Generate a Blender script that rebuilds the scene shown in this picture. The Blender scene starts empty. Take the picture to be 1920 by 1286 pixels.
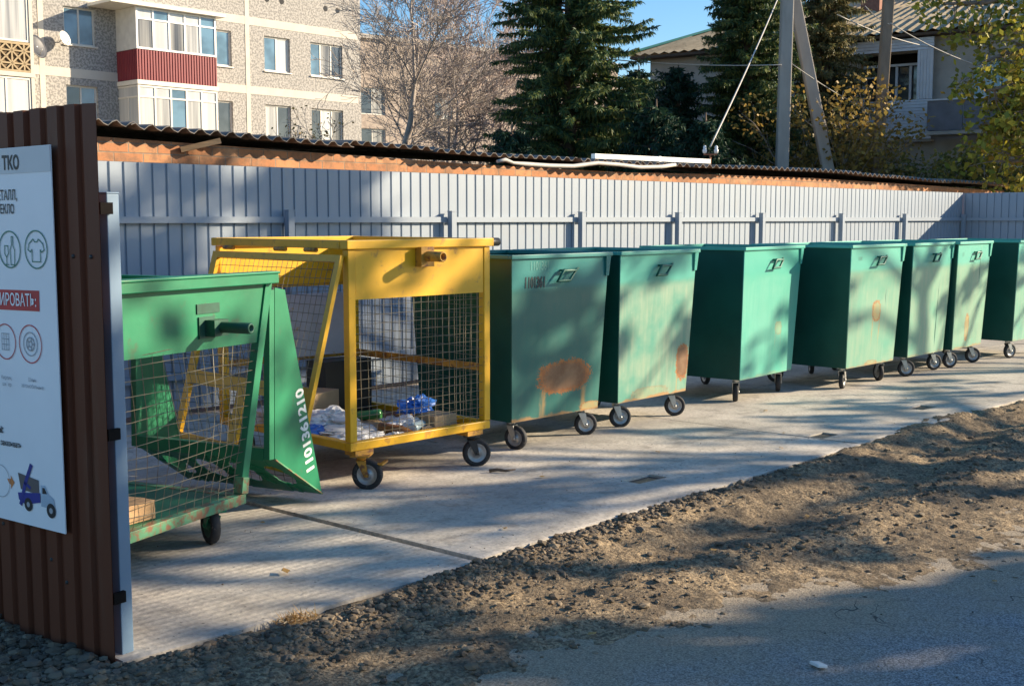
import bpy, math, random
import numpy as np
from math import sin, cos, radians, pi, sqrt, atan2
from mathutils import Vector, Matrix, noise

S = bpy.context.scene
COL = S.collection
R = radians
random.seed(7)

# ------------------------------------------------------------------ camera
AZ, PITCH, CAMH, FPX = 45.352, 5.912, 1.55, 2250.0
cam = bpy.data.cameras.new('camera')
cam.sensor_width = 36.0
cam.lens = FPX / 1920 * 36
cam.clip_start, cam.clip_end = 0.05, 2000
cob = bpy.data.objects.new('camera', cam)
COL.objects.link(cob)
cob.location = (0, 0, CAMH)
cob.rotation_euler = (R(90 - PITCH), 0, R(AZ - 90))
S.camera = cob

# ------------------------------------------------------------------ sky and sun
SUN_AZ, SUN_EL = -34.0, 20.3            # azimuth counted from +X
sx, sy = cos(R(SUN_AZ)), sin(R(SUN_AZ))
w = bpy.data.worlds.new('World')
S.world = w
w.use_nodes = True
nt = w.node_tree
sky = nt.nodes.new('ShaderNodeTexSky')
sky.sky_type = 'NISHITA'
sky.sun_disc = False
sky.sun_elevation = R(SUN_EL)
sky.sun_rotation = R(90 - SUN_AZ)
sky.air_density = 1.0
sky.dust_density = 0.3
sky.ozone_density = 3.5
bg = nt.nodes['Background']
hs_ = nt.nodes.new('ShaderNodeHueSaturation')
hs_.inputs['Saturation'].default_value = 1.17
nt.links.new(sky.outputs[0], hs_.inputs['Color'])
nt.links.new(hs_.outputs[0], bg.inputs[0])
bg.inputs[1].default_value = 0.10
sl = bpy.data.lights.new('sun', 'SUN')
sl.energy = 5.0
sl.angle = R(0.5)
sl.color = (1.0, 0.83, 0.60)
so = bpy.data.objects.new('sun', sl)
COL.objects.link(so)
so.rotation_euler = Vector((sx * cos(R(SUN_EL)), sy * cos(R(SUN_EL)), sin(R(SUN_EL)))).to_track_quat('Z', 'Y').to_euler()
S.view_settings.view_transform = 'Standard'
S.view_settings.look = 'None'
S.view_settings.gamma = 1
S.view_settings.exposure = 1.05
S.cycles.use_denoising = True
S.cycles.max_bounces = 8
S.cycles.transparent_max_bounces = 8

# ------------------------------------------------------------------ helpers
class MB:
    """collects boxes, bars, tubes and polygons into one mesh"""
    def __init__(s):
        s.v = []; s.f = []; s.sm = []
    def poly(s, pts, smooth=False):
        n = len(s.v); s.v += [tuple(p) for p in pts]
        s.f.append(tuple(range(n, n + len(pts)))); s.sm.append(smooth)
    def box(s, x0, x1, y0, y1, z0, z1):
        s.hexa([(x0, y0, z0), (x1, y0, z0), (x1, y1, z0), (x0, y1, z0)], [(x0, y0, z1), (x1, y0, z1), (x1, y1, z1), (x0, y1, z1)])
        return s
    def hexa(s, b, t):
        n = len(s.v); s.v += [tuple(p) for p in b] + [tuple(p) for p in t]
        for q in ((3, 2, 1, 0), (4, 5, 6, 7), (0, 1, 5, 4), (1, 2, 6, 5), (2, 3, 7, 6), (3, 0, 4, 7)):
            s.f.append(tuple(n + i for i in q)); s.sm.append(False)
        return s
    def bar(s, p, q, wd, ht, up=(0, 0, 1)):
        p, q = Vector(p), Vector(q); d = (q - p).normalized(); u = Vector(up)
        a = d.cross(u)
        if a.length < 1e-4: a = d.cross(Vector((1, 0, 0)))
        a.normalize(); b = a.cross(d).normalized()
        a, b = a * wd / 2, b * ht / 2
        s.hexa([p - a - b, p + a - b, p + a + b, p - a + b][::-1], [q - a - b, q + a - b, q + a + b, q - a + b][::-1])
        return s
    def tube(s, pts, r, n=8, cap=True, closed=False):
        pts = [Vector(p) for p in pts]; m = len(pts)
        rr = r if isinstance(r, (list, tuple)) else [r] * m
        base = len(s.v); prev = None
        for i, p in enumerate(pts):
            if closed: d = pts[(i + 1) % m] - pts[i - 1]
            else: d = pts[min(i + 1, m - 1)] - pts[max(i - 1, 0)]
            if d.length < 1e-9: d = Vector((0, 0, 1))
            d.normalize()
            if prev is None:
                a = d.cross(Vector((0.1, 0.2, 1)))
                if a.length < 0.05: a = d.cross(Vector((1, 0, 0)))
            else:
                a = prev - d * prev.dot(d)
                if a.length < 1e-5: a = d.cross(Vector((1, 0.3, 0)))
            a.normalize(); prev = a; b = d.cross(a)
            for k in range(n):
                t = 2 * pi * k / n
                s.v.append(tuple(p + (a * cos(t) + b * sin(t)) * rr[i]))
        for i in range(m if closed else m - 1):
            j = (i + 1) % m
            for k in range(n):
                k2 = (k + 1) % n
                s.f.append((base + i * n + k, base + i * n + k2, base + j * n + k2, base + j * n + k)); s.sm.append(n > 4)
        if cap and not closed and n > 2:
            s.f.append(tuple(base + k for k in range(n))[::-1]); s.sm.append(False)
            s.f.append(tuple(base + (m - 1) * n + k for k in range(n))); s.sm.append(False)
        return s
    def lathe(s, prof, n=24, axis='x', c=(0, 0, 0)):
        """prof: list of (axial, radius), revolved round the axis"""
        base = len(s.v); m = len(prof)
        for a, r in prof:
            for k in range(n):
                t = 2 * pi * k / n
                p = {'x': (a, r * cos(t), r * sin(t)), 'y': (r * sin(t), a, r * cos(t)), 'z': (r * cos(t), r * sin(t), a)}[axis]
                s.v.append((p[0] + c[0], p[1] + c[1], p[2] + c[2]))
        for i in range(m - 1):
            for k in range(n):
                k2 = (k + 1) % n
                s.f.append((base + i * n + k, base + i * n + k2, base + (i + 1) * n + k2, base + (i + 1) * n + k)); s.sm.append(True)
        return s
    def prism(s, poly, ax, t0, t1):
        """extrudes a 2D polygon; ax 'y' means polygon is (x,z)"""
        def P(a, b, t): return {'y': (a, t, b), 'x': (t, a, b), 'z': (a, b, t)}[ax]
        n = len(s.v); k = len(poly)
        s.v += [P(a, b, t0) for a, b in poly] + [P(a, b, t1) for a, b in poly]
        s.f.append(tuple(range(n, n + k))); s.sm.append(False)
        s.f.append(tuple(range(n + 2 * k - 1, n + k - 1, -1))); s.sm.append(False)
        for i in range(k):
            j = (i + 1) % k
            s.f.append((n + j, n + i, n + k + i, n + k + j)); s.sm.append(False)
        return s
    def mesh(s, name):
        me = bpy.data.meshes.new(name)
        me.from_pydata(s.v, [], s.f)
        me.polygons.foreach_set('use_smooth', s.sm)
        me.update()
        return me
    def build(s, name, mt, parent=None, loc=None, rot=None, bevel=0, fix=True):
        me = s.mesh(name)
        if fix:
            import bmesh
            bm = bmesh.new(); bm.from_mesh(me)
            bmesh.ops.recalc_face_normals(bm, faces=bm.faces)
            bm.to_mesh(me); bm.free()
        for m in (mt if isinstance(mt, (list, tuple)) else [mt]): me.materials.append(m)
        o = bpy.data.objects.new(name, me); COL.objects.link(o)
        if parent is not None: o.parent = parent
        if loc is not None: o.location = loc
        if rot is not None: o.rotation_euler = rot
        if bevel:
            b = o.modifiers.new('bevel', 'BEVEL'); b.width = bevel; b.segments = 2; b.limit_method = 'ANGLE'; b.angle_limit = R(40)
        return o

def tag(o, label=None, cat=None, group=None, kind=None):
    if label: o['label'] = label
    if cat: o['category'] = cat
    if group: o['group'] = group
    if kind: o['kind'] = kind
    return o

def empty(name, loc=(0, 0, 0), rz=0.0, label=None, cat=None, group=None):
    o = bpy.data.objects.new(name, None); COL.objects.link(o)
    o.empty_display_size = 0.1
    o.location = loc; o.rotation_euler = (0, 0, rz)
    return tag(o, label, cat, group)

def copy_tree(o, parent=None):
    c = o.copy(); COL.objects.link(c); c.parent = parent
    for ch in [x for x in bpy.data.objects if x.parent == o]:
        copy_tree(ch, c)
    return c

def text_mesh(body, size, weight=0.0, sx_=1.0, align='CENTER', depth=0.0):
    cu = bpy.data.curves.new('lettering', 'FONT')
    cu.body = body; cu.size = size; cu.offset = weight; cu.align_x = align; cu.align_y = 'CENTER'; cu.extrude = depth
    cu.resolution_u = 3
    t = bpy.data.objects.new('lettering', cu); COL.objects.link(t)
    t.scale = (1, 1, 1)
    bpy.context.view_layer.update()
    dg = bpy.context.evaluated_depsgraph_get()
    me = bpy.data.meshes.new_from_object(t.evaluated_get(dg))
    bpy.data.objects.remove(t); bpy.data.curves.remove(cu)
    co = np.empty(len(me.vertices) * 3); me.vertices.foreach_get('co', co)
    co = co.reshape(-1, 3); co[:, 0] *= sx_
    me.vertices.foreach_set('co', co.ravel()); me.update()
    return me

def lettering(body, size, mt, parent, mat4, weight=0.0, sx_=1.0, align='CENTER', name='lettering'):
    me = text_mesh(body, size, weight, sx_, align)
    me.materials.clear(); me.materials.append(mt)
    o = bpy.data.objects.new(name, me); COL.objects.link(o)
    o.parent = parent; o.matrix_local = mat4
    return o

# pixel of the photograph -> point on a plane of the place (all planes are real ones)
_d = Vector((cos(R(AZ)) * cos(R(PITCH)), sin(R(AZ)) * cos(R(PITCH)), -sin(R(PITCH))))
_r = Vector((sin(R(AZ)), -cos(R(AZ)), 0))
_u = _r.cross(_d)
def ray(x, y): return (_d * FPX + _r * (x - 960) - _u * (y - 643)).normalized()
def at(x, y, dist):
    v = ray(x, y); return Vector((0, 0, CAMH)) + v * (dist / v.dot(_d))

# ------------------------------------------------------------------ materials
def nodes(name):
    m = bpy.data.materials.new(name); m.use_nodes = True
    return m, m.node_tree, m.node_tree.nodes['Principled BSDF']
class G:
    """small node writer"""
    def __init__(s, nt): s.nt = nt
    def n(s, t, **k):
        o = s.nt.nodes.new(t)
        for a, b in k.items(): setattr(o, a, b)
        return o
    def link(s, a, b): s.nt.links.new(a, b)
    def inp(s, sock, v):
        if hasattr(v, 'is_output') or isinstance(v, bpy.types.NodeSocket): s.link(v, sock)
        else: sock.default_value = v
    def math(s, op, a, b=None, c=None, clamp=False):
        o = s.n('ShaderNodeMath', operation=op, use_clamp=clamp)
        s.inp(o.inputs[0], a)
        if b is not None: s.inp(o.inputs[1], b)
        if c is not None: s.inp(o.inputs[2], c)
        return o.outputs[0]
    def mix(s, f, a, b, mode='MIX'):
        o = s.n('ShaderNodeMix', data_type='RGBA', blend_type=mode)
        s.inp(o.inputs[0], f)
        s.inp(o.inputs[6], a if isinstance(a, bpy.types.NodeSocket) else (*a, 1) if len(a) == 3 else a)
        s.inp(o.inputs[7], b if isinstance(b, bpy.types.NodeSocket) else (*b, 1) if len(b) == 3 else b)
        return o.outputs[2]
    def ramp(s, v, lo, hi, smooth=True):
        o = s.n('ShaderNodeMapRange', interpolation_type='SMOOTHSTEP' if smooth else 'LINEAR')
        s.inp(o.inputs[0], v); o.inputs[1].default_value = lo; o.inputs[2].default_value = hi
        return o.outputs[0]
    def coords(s, kind='Object', scale=(1, 1, 1), rnd=0.0, rot=(0, 0, 0)):
        tc = s.n('ShaderNodeTexCoord'); mp = s.n('ShaderNodeMapping')
        v = tc.outputs[kind]
        if rnd:
            oi = s.n('ShaderNodeObjectInfo'); va = s.n('ShaderNodeVectorMath', operation='SCALE')
            cx = s.n('ShaderNodeCombineXYZ'); s.link(oi.outputs['Random'], cx.inputs[0]); s.link(oi.outputs['Random'], cx.inputs[1]); s.link(oi.outputs['Random'], cx.inputs[2])
            s.link(cx.outputs[0], va.inputs[0]); va.inputs[3].default_value = rnd
            ad = s.n('ShaderNodeVectorMath', operation='ADD'); s.link(v, ad.inputs[0]); s.link(va.outputs[0], ad.inputs[1]); v = ad.outputs[0]
        s.link(v, mp.inputs[0]); mp.inputs[3].default_value = scale; mp.inputs[2].default_value = rot
        return mp.outputs[0]
    def noise(s, vec, scale, detail=4, rough=0.55):
        o = s.n('ShaderNodeTexNoise'); s.link(vec, o.inputs['Vector'])
        o.inputs['Scale'].default_value = scale; o.inputs['Detail'].default_value = detail; o.inputs['Roughness'].default_value = rough
        return o.outputs['Fac']
    def bump(s, bsdf, h, strength=0.3, dist=0.01):
        b = s.n('ShaderNodeBump'); b.inputs['Strength'].default_value = strength; b.inputs['Distance'].default_value = dist
        s.link(h, b.inputs['Height']); s.link(b.outputs[0], bsdf.inputs['Normal'])

def plain(name, col, rough=0.6, metal=0.0, var=0.18, scale=5.0, bump=0.0, bscale=60.0, spec=0.5, dirt=None, dirtamt=0.0, stretch=(1, 1, 1)):
    m, nt, b = nodes(name); g = G(nt)
    c = g.coords('Object', stretch, rnd=13.0)
    f = g.noise(c, scale)
    f = g.ramp(f, 0.25, 0.75, False)
    colr = g.mix(f, tuple(x * (1 - var) for x in col), tuple(min(1, x * (1 + var)) for x in col))
    if dirt:
        k = g.ramp(g.noise(c, scale * 2.3, 6, 0.65), 0.62 - 0.25 * dirtamt, 0.75 - 0.2 * dirtamt)
        colr = g.mix(k, colr, dirt)
    g.link(colr, b.inputs['Base Color'])
    b.inputs['Roughness'].default_value = rough; b.inputs['Metallic'].default_value = metal
    b.inputs['Specular IOR Level'].default_value = spec
    if bump: g.bump(b, g.noise(c, bscale, 3), bump, 0.004)
    return m

M = {}
M['fence_blue'] = plain('blue_grey_sheet', (.30, .35, .405), .42, var=.06, scale=2, dirt=(.33, .35, .36), dirtamt=.15, stretch=(1, 1, .2))
M['post_blue'] = plain('blue_post_paint', (.15, .235, .33), .45, var=.08)
M['brown'] = plain('brown_sheet', (.135, .043, .022), .5, var=.12, scale=2, spec=.18, dirt=(.14, .06, .035), dirtamt=.2, stretch=(1, 1, .15))
M['steel'] = plain('zinc_steel', (.52, .52, .50), .38, .85, var=.2, scale=20)
M['dark_steel'] = plain('dark_steel', (.05, .05, .05), .5, .5)
M['clip'] = plain('blackened_clip', (.015, .013, .012), .9, spec=.05)
M['rubber'] = plain('black_rubber', (.022, .022, .024), .75, var=.3, dirt=(.12, .10, .08), dirtamt=.25, scale=18)
M['hub'] = plain('grey_hub', (.34, .34, .34), .4, .6, var=.25, scale=25)
M['green_cage'] = plain('green_cage_paint', (.006, .175, .078), .42, var=.2, scale=4, bump=.25, bscale=12, dirt=(.05, .12, .06), dirtamt=.12)
M['green_rust'] = plain('green_paint_rust', (.10, .30, .15), .6, var=.3, scale=9, dirt=(.24, .12, .06), dirtamt=.75)
M['green_hole'] = plain('green_dark', (.01, .12, .06), .5)
M['yellow'] = plain('yellow_paint', (.74, .40, .012), .4, var=.14, scale=5, bump=.2, bscale=10, dirt=(.45, .22, .03), dirtamt=.2)
M['yellow_rust'] = plain('yellow_paint_rust', (.50, .25, .03), .55, var=.3, scale=8, dirt=(.18, .07, .03), dirtamt=.6)
M['wire'] = plain('galvanised_wire', (.21, .19, .14), .5, .5, var=.3, scale=12)
M['wire_rust'] = plain('rusty_wire', (.30, .21, .12), .6, .3, var=.4, scale=12)
M['wood'] = plain('raw_timber', (.55, .33, .16), .8, var=.25, scale=6, stretch=(1, 1, 8), bump=.2)
M['old_wood'] = plain('weathered_timber', (.42, .27, .15), .85, var=.3, scale=8)
M['dark_wood'] = plain('dark_timber', (.10, .07, .05), .85, var=.3)
M['white'] = plain('white_plastic', (.78, .78, .76), .45, var=.05)
M['white_dirty'] = plain('dirty_white', (.62, .61, .57), .6, var=.12, scale=4)
M['paper'] = plain('printed_board', (.86, .86, .88), .5, var=.03)
M['ink'] = plain('dark_ink', (.012, .014, .02), .5)
M['ink_green'] = plain('green_ink', (.05, .20, .15), .5)
M['ink_red'] = plain('red_ink', (.48, .02, .03), .5)
M['ink_grey'] = plain('grey_ink', (.38, .39, .42), .5)
M['ink_header'] = plain('header_print', (.62, .62, .63), .5, var=.04)
M['ink_blue'] = plain('blue_ink', (.02, .03, .25), .5)
M['ink_orange'] = plain('orange_ink', (.65, .22, .06), .5)
M['num_white'] = plain('stencil_white', (.75, .78, .74), .6, var=.15, scale=30)
M['num_black'] = plain('stencil_black', (.01, .03, .035), .6)
M['bag_white'] = plain('white_film', (.72, .71, .69), .35, var=.1)
M['bag_blue'] = plain('blue_film', (.03, .15, .52), .3, var=.2)
M['card'] = plain('cardboard', (.40, .28, .16), .85, var=.2)
M['grey_board'] = plain('grey_board', (.42, .41, .42), .7, var=.12, dirt=(.5, .28, .06), dirtamt=.12, scale=7)
M['black_film'] = plain('black_film', (.015, .018, .018), .4)
M['roof_slate'] = plain('asbestos_sheet', (.20, .18, .16), .9, var=.35, scale=5, dirt=(.09, .085, .07), dirtamt=.5, bump=.2)
M['roof_under'] = M['roof_slate']
M['pipe'] = plain('grey_conduit', (.50, .47, .42), .6, var=.15)
M['tin'] = plain('white_tin', (.80, .81, .80), .3, .2, var=.06)
M['porcelain'] = plain('porcelain', (.72, .72, .70), .2)
M['rusty'] = plain('rust_steel', (.25, .10, .05), .8, var=.3, scale=20)
M['conc_pole'] = plain('pole_concrete', (.40, .36, .31), .85, var=.14, scale=5, bump=.3, stretch=(1, 1, .3))
M['bark'] = plain('grey_bark', (.20, .16, .13), .9, var=.35, scale=9, bump=.5, bscale=30)
M['bark_dark'] = plain('brown_bark', (.12, .085, .06), .9, var=.35, scale=9, bump=.5, bscale=30)
M['twig'] = plain('twig_bark', (.36, .31, .27), .9, var=.3, scale=9)
M['twig_pale'] = plain('pale_twig', (.40, .32, .28), .9, var=.25, scale=9)
M['leaf_dead'] = plain('dead_leaf', (.42, .24, .07), .7, var=.4, scale=15)
M['beige'] = plain('cream_joint_paint', (.60, .55, .465), .85, var=.08, scale=2)
M['cream'] = plain('cream_frame', (.72, .68, .60), .6, var=.06)
M['siding'] = plain('pale_siding', (.66, .68, .72), .6, var=.08)
M['slate_panel'] = plain('dark_slate_panel', (.16, .17, .20), .7, var=.2, scale=4)
M['house_wall'] = plain('grey_render', (.42, .385, .34), .9, var=.15, scale=3)
M['dark_in'] = plain('dark_interior', (.02, .02, .022), .8)
M['brick_dark'] = plain('chimney_brick', (.28, .13, .09), .9, var=.3, scale=12)
M['ridge_green'] = plain('green_ridge_tin', (.02, .22, .20), .5, var=.1)
M['light_blue'] = plain('pale_blue_paint', (.28, .52, .62), .6, var=.1)
M['blue_tarp'] = plain('deep_blue_tin', (.01, .02, .16), .6, var=.1)
M['dish_grey'] = plain('dish_grey', (.045, .05, .065), .5)

def glass(name, col, rough=.08):
    m, nt, b = nodes(name); g = G(nt)
    c = g.coords('Object', (1, 1, 1))
    f = g.noise(c, 1.3, 2)
    g.link(g.mix(g.ramp(f, .35, .65), tuple(x * .55 for x in col), col), b.inputs['Base Color'])
    b.inputs['Roughness'].default_value = rough; b.inputs['Specular IOR Level'].default_value = 0.9
    return m
M['glass_blue'] = glass('window_glass', (.13, .24, .33))  # blue of the reflected sky is put into the pane colour
M['glass_dark'] = glass('dark_window_glass', (.06, .07, .08))
def curtain(name, a, b_, sc):
    m, nt, b = nodes(name); g = G(nt)
    c = g.coords('Object', (1, 1, .03))
    f = g.ramp(g.noise(c, sc, 3), .3, .7)
    g.link(g.mix(f, a, b_), b.inputs['Base Color']); b.inputs['Roughness'].default_value = .15; b.inputs['Specular IOR Level'].default_value = .7
    return m
M['curtain'] = curtain('curtained_glass', (.20, .20, .20), (.62, .60, .56), 3.5)
M['curtain_dark'] = curtain('dark_curtained_glass', (.05, .05, .055), (.40, .38, .34), 3.0)
M['curtain_pale'] = curtain('pale_curtained_glass', (.45, .46, .45), (.66, .65, .62), 2.5)

def leafmat(name, cols, rough=.55, trans=.3):
    m, nt, b = nodes(name); g = G(nt)
    ge = g.n('ShaderNodeNewGeometry')
    cr = g.n('ShaderNodeValToRGB')
    while len(cr.color_ramp.elements) < len(cols): cr.color_ramp.elements.new(.5)
    for i, c in enumerate(cols):
        cr.color_ramp.elements[i].position = i / max(1, len(cols) - 1); cr.color_ramp.elements[i].color = (*c, 1)
    g.link(ge.outputs['Random Per Island'], cr.inputs[0])
    g.link(cr.outputs[0], b.inputs['Base Color']); b.inputs['Roughness'].default_value = rough
    b.inputs['Specular IOR Level'].default_value = .25
    tr = g.n('ShaderNodeBsdfTranslucent'); g.link(cr.outputs[0], tr.inputs[0])
    mx = g.n('ShaderNodeMixShader'); mx.inputs[0].default_value = trans
    g.link(b.outputs[0], mx.inputs[1]); g.link(tr.outputs[0], mx.inputs[2])
    g.link(mx.outputs[0], nt.nodes['Material Output'].inputs[0])
    return m
M['needles'] = leafmat('spruce_needles', [(.028, .075, .046), (.06, .125, .05), (.23, .25, .07), (.04, .095, .052)], trans=.28)
M['needles_tan'] = leafmat('spruce_needles_tan', [(.08, .11, .05), (.19, .18, .08), (.34, .26, .11), (.09, .12, .05)], trans=.28)
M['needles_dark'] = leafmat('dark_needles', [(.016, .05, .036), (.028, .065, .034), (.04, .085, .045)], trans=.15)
M['leaf_yellow'] = leafmat('autumn_leaves', [(.13, .17, .03), (.30, .30, .045), (.48, .41, .05), (.18, .20, .035), (.36, .23, .045)])
M['leaf_brown'] = leafmat('brown_bush_leaves', [(.20, .13, .045), (.42, .28, .07), (.32, .24, .06), (.14, .12, .04), (.52, .33, .08)])
M['leaf_olive'] = leafmat('olive_bush_leaves', [(.09, .11, .035), (.20, .20, .05), (.32, .25, .06), (.12, .14, .04)])
M['dead_grass'] = leafmat('dead_grass', [(.40, .22, .08), (.30, .18, .07), (.45, .30, .12)])
M['stone'] = leafmat('gravel_stone', [(.085, .068, .05), (.165, .128, .088), (.27, .21, .14), (.115, .098, .078), (.20, .145, .09), (.07, .058, .046)], rough=.85, trans=0.0)

# ------------------------------------------------------------------ ground
def interp(x, pts):
    if x <= pts[0][0]: return pts[0][1]
    for (a, b), (c, d) in zip(pts, pts[1:]):
        if x <= c: return b + (d - b) * (x - a) / (c - a)
    return pts[-1][1]
EDGE = [(-6, 3.86), (2.0, 3.87), (2.6, 3.80), (3.65, 3.92), (4.9, 4.02), (6.6, 4.07), (8.9, 4.32), (10, 4.2), (14, 4.25), (30, 4.3)]
ROAD = [(-6, 2.6), (.8, 2.95), (2.4, 3.02), (3.1, 2.98), (4.1, 2.78), (5, 2.42), (5.8, 2.28), (8, 1.9), (14, 1.2), (30, 0)]
def dirt_z(x, y):
    e = interp(x, EDGE); r = interp(x, ROAD)
    t = (y - r) / max(.3, e - r)
    base = -.070 + .058 * min(1, t) if t > 0 else -.070 + .045 * max(t, -.8) + (.3 * (t + .8) if t < -.8 else 0)
    p = Vector((x, y, 0))
    n = noise.fractal(p * 1.6, .9, 2.1, 4) * .010 + noise.fractal(p * 9 + Vector((9, 3, 1)), .7, 2.2, 5) * .012
    ridge = .022 * math.exp(-((y - e + .12) / .10) ** 2)
    rut = -.02 * math.exp(-((y - e + .55 + .1 * sin(x * 1.3)) / .12) ** 2) + .022 * math.exp(-((y - e + .85 + .12 * sin(x * 1.1 + 1)) / .14) ** 2) * (1 if x > 3.4 else .3)
    z = base + n * (.75 + max(0, min(.75, t * 2))) + ridge + rut * max(0, min(1, t * 2))
    if x > 5.5: z += min(1, (x - 5.5) / 2) * .018 * max(0, noise.noise(p * 5.5) - .1) * max(0, min(1, t * 2))
    if x < 2.6: z += .012 * min(1, (2.6 - x))
    if y > e - .015 and x > 1.86: z = min(z, -.02 if y < e + .06 else -.22)
    if t > .3: z = max(z, -.060 + .006 * t)
    return min(z, .012) if y > e - .1 else z
def soil_mat():
    m, nt, b = nodes('dirt_soil'); g = G(nt); c = g.coords('Object')
    a = g.ramp(g.noise(c, 2.2, 5, .6), .38, .62); d = g.noise(c, 55, 5, .7)
    col = g.mix(a, (.27, .21, .14), (.56, .42, .255))
    col = g.mix(g.ramp(d, .35, .7), tuple(x * .65 for x in (.2, .15, .1)), col)
    k = g.ramp(g.noise(c, 14, 4, .6), .55, .72)
    col = g.mix(k, col, (.13, .105, .075))
    g.link(col, b.inputs['Base Color']); b.inputs['Roughness'].default_value = .95; b.inputs['Specular IOR Level'].default_value = .15
    h = g.math('ADD', g.math('MULTIPLY', d, .6), g.noise(c, 18, 5, .65)); g.bump(b, h, .9, .02)
    return m
def asphalt_mat():
    m, nt, b = nodes('worn_asphalt'); g = G(nt); c = g.coords('Object')
    s_ = g.noise(c, 130, 3, .7); big = g.noise(c, 1.1, 5, .6)
    col = g.mix(g.ramp(s_, .38, .64), (.115, .12, .13), (.43, .43, .43))
    dust = g.ramp(big, .46, .68)
    col = g.mix(g.math('MULTIPLY', dust, .55), col, (.33, .265, .19))
    vo = g.n('ShaderNodeTexVoronoi'); g.link(c, vo.inputs['Vector']); vo.inputs['Scale'].default_value = 26
    sp = g.math('LESS_THAN', vo.outputs['Distance'], .09)
    col = g.mix(g.math('MULTIPLY', sp, .8), col, (.03, .03, .035))
    sp3 = g.n('ShaderNodeSeparateXYZ'); g.link(c, sp3.inputs[0])
    nearv = g.math('ADD', g.math('ADD', sp3.outputs[1], g.math('MULTIPLY', sp3.outputs[0], .2)), g.math('MULTIPLY', g.noise(c, 2.6, 6, .7), 1.5))
    col = g.mix(g.math('MULTIPLY', g.ramp(nearv, 3.0, 4.4), .9), col, g.mix(g.ramp(s_, .3, .7), (.20, .16, .11), (.50, .40, .27)))
    vc = g.n('ShaderNodeTexVoronoi', feature='DISTANCE_TO_EDGE'); wc = g.n('ShaderNodeVectorMath', operation='ADD'); nn = g.n('ShaderNodeTexNoise'); nn.inputs['Scale'].default_value = 3; g.link(c, nn.inputs['Vector'])
    g.link(c, wc.inputs[0]); g.link(nn.outputs['Color'], wc.inputs[1]); g.link(wc.outputs[0], vc.inputs['Vector']); vc.inputs['Scale'].default_value = .55
    crk = g.math('MULTIPLY', g.math('LESS_THAN', vc.outputs['Distance'], .0022), g.ramp(g.noise(c, .8, 2), .5, .6))
    col = g.mix(g.math('MULTIPLY', crk, .8), col, (.03, .03, .03))
    g.link(col, b.inputs['Base Color']); b.inputs['Roughness'].default_value = .85; b.inputs['Specular IOR Level'].default_value = .3
    g.bump(b, g.math('ADD', s_, g.noise(c, 30, 4)), .6, .008)
    return m
def concrete_mat():
    m, nt, b = nodes('slab_concrete'); g = G(nt); c = g.coords('Object')
    big = g.noise(c, 1.0, 6, .62); fine = g.noise(c, 40, 4, .65); mid = g.noise(c, 6, 5, .65)
    col = g.mix(g.ramp(big, .33, .66), (.42, .385, .33), (.66, .60, .51))
    col = g.mix(g.math('MULTIPLY', g.ramp(mid, .48, .70), .55), col, (.23, .205, .175))
    col = g.mix(g.math('MULTIPLY', g.ramp(fine, .42, .70), .45), col, (.22, .20, .175))
    stn = g.ramp(g.noise(g.coords('Object', (.5, 1.3, 1)), 1.9, 6, .7), .56, .70)
    col = g.mix(g.math('MULTIPLY', stn, .55), col, (.17, .155, .14))
    pit = g.n('ShaderNodeTexVoronoi'); g.link(c, pit.inputs['Vector']); pit.inputs['Scale'].default_value = 17
    col = g.mix(g.math('MULTIPLY', g.math('LESS_THAN', pit.outputs['Distance'], .10), .7), col, (.10, .09, .08))
    # cast anti-slip ribs on the outer slabs
    sp = g.n('ShaderNodeSeparateXYZ'); g.link(c, sp.inputs[0])
    def ribs(rot, sc):
        wv = g.n('ShaderNodeTexWave', wave_type='BANDS', bands_direction='X', wave_profile='SIN')
        mp = g.n('ShaderNodeMapping'); g.link(c, mp.inputs[0]); mp.inputs[2].default_value = (0, 0, rot)
        g.link(mp.outputs[0], wv.inputs[0]); wv.inputs['Scale'].default_value = sc; wv.inputs['Distortion'].default_value = .25
        wv.inputs['Detail'].default_value = 1
        return wv.outputs['Fac']
    r1 = ribs(R(88), 6.4); r2 = ribs(R(-4), 6.4)
    rib = g.math('MULTIPLY', r1, g.math('ADD', .55, g.math('MULTIPLY', r2, .45)))
    m1 = g.math('LESS_THAN', sp.outputs[0], 3.64); m2 = g.math('GREATER_THAN', sp.outputs[0], 9.2)
    msk = g.math('MULTIPLY', g.math('MAXIMUM', m1, m2), g.ramp(g.noise(c, 2.5, 3), .25, .5))
    rib = g.math('MULTIPLY', rib, msk)
    col = g.mix(g.math('MULTIPLY', g.math('SUBTRACT', msk, rib), .24), col, (.25, .235, .21))
    g.link(col, b.inputs['Base Color']); b.inputs['Roughness'].default_value = .88; b.inputs['Specular IOR Level'].default_value = .3
    h = g.math('ADD', g.math('MULTIPLY', rib, .22), g.math('ADD', g.math('MULTIPLY', fine, .35), g.math('MULTIPLY', mid, .3)))
    g.bump(b, h, .95, .008)
    return m
M['soil'] = soil_mat(); M['asphalt'] = asphalt_mat(); M['concrete'] = concrete_mat()
M['far_ground'] = plain('far_soil', (.16, .13, .08), .95, var=.3, scale=.4)

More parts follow.
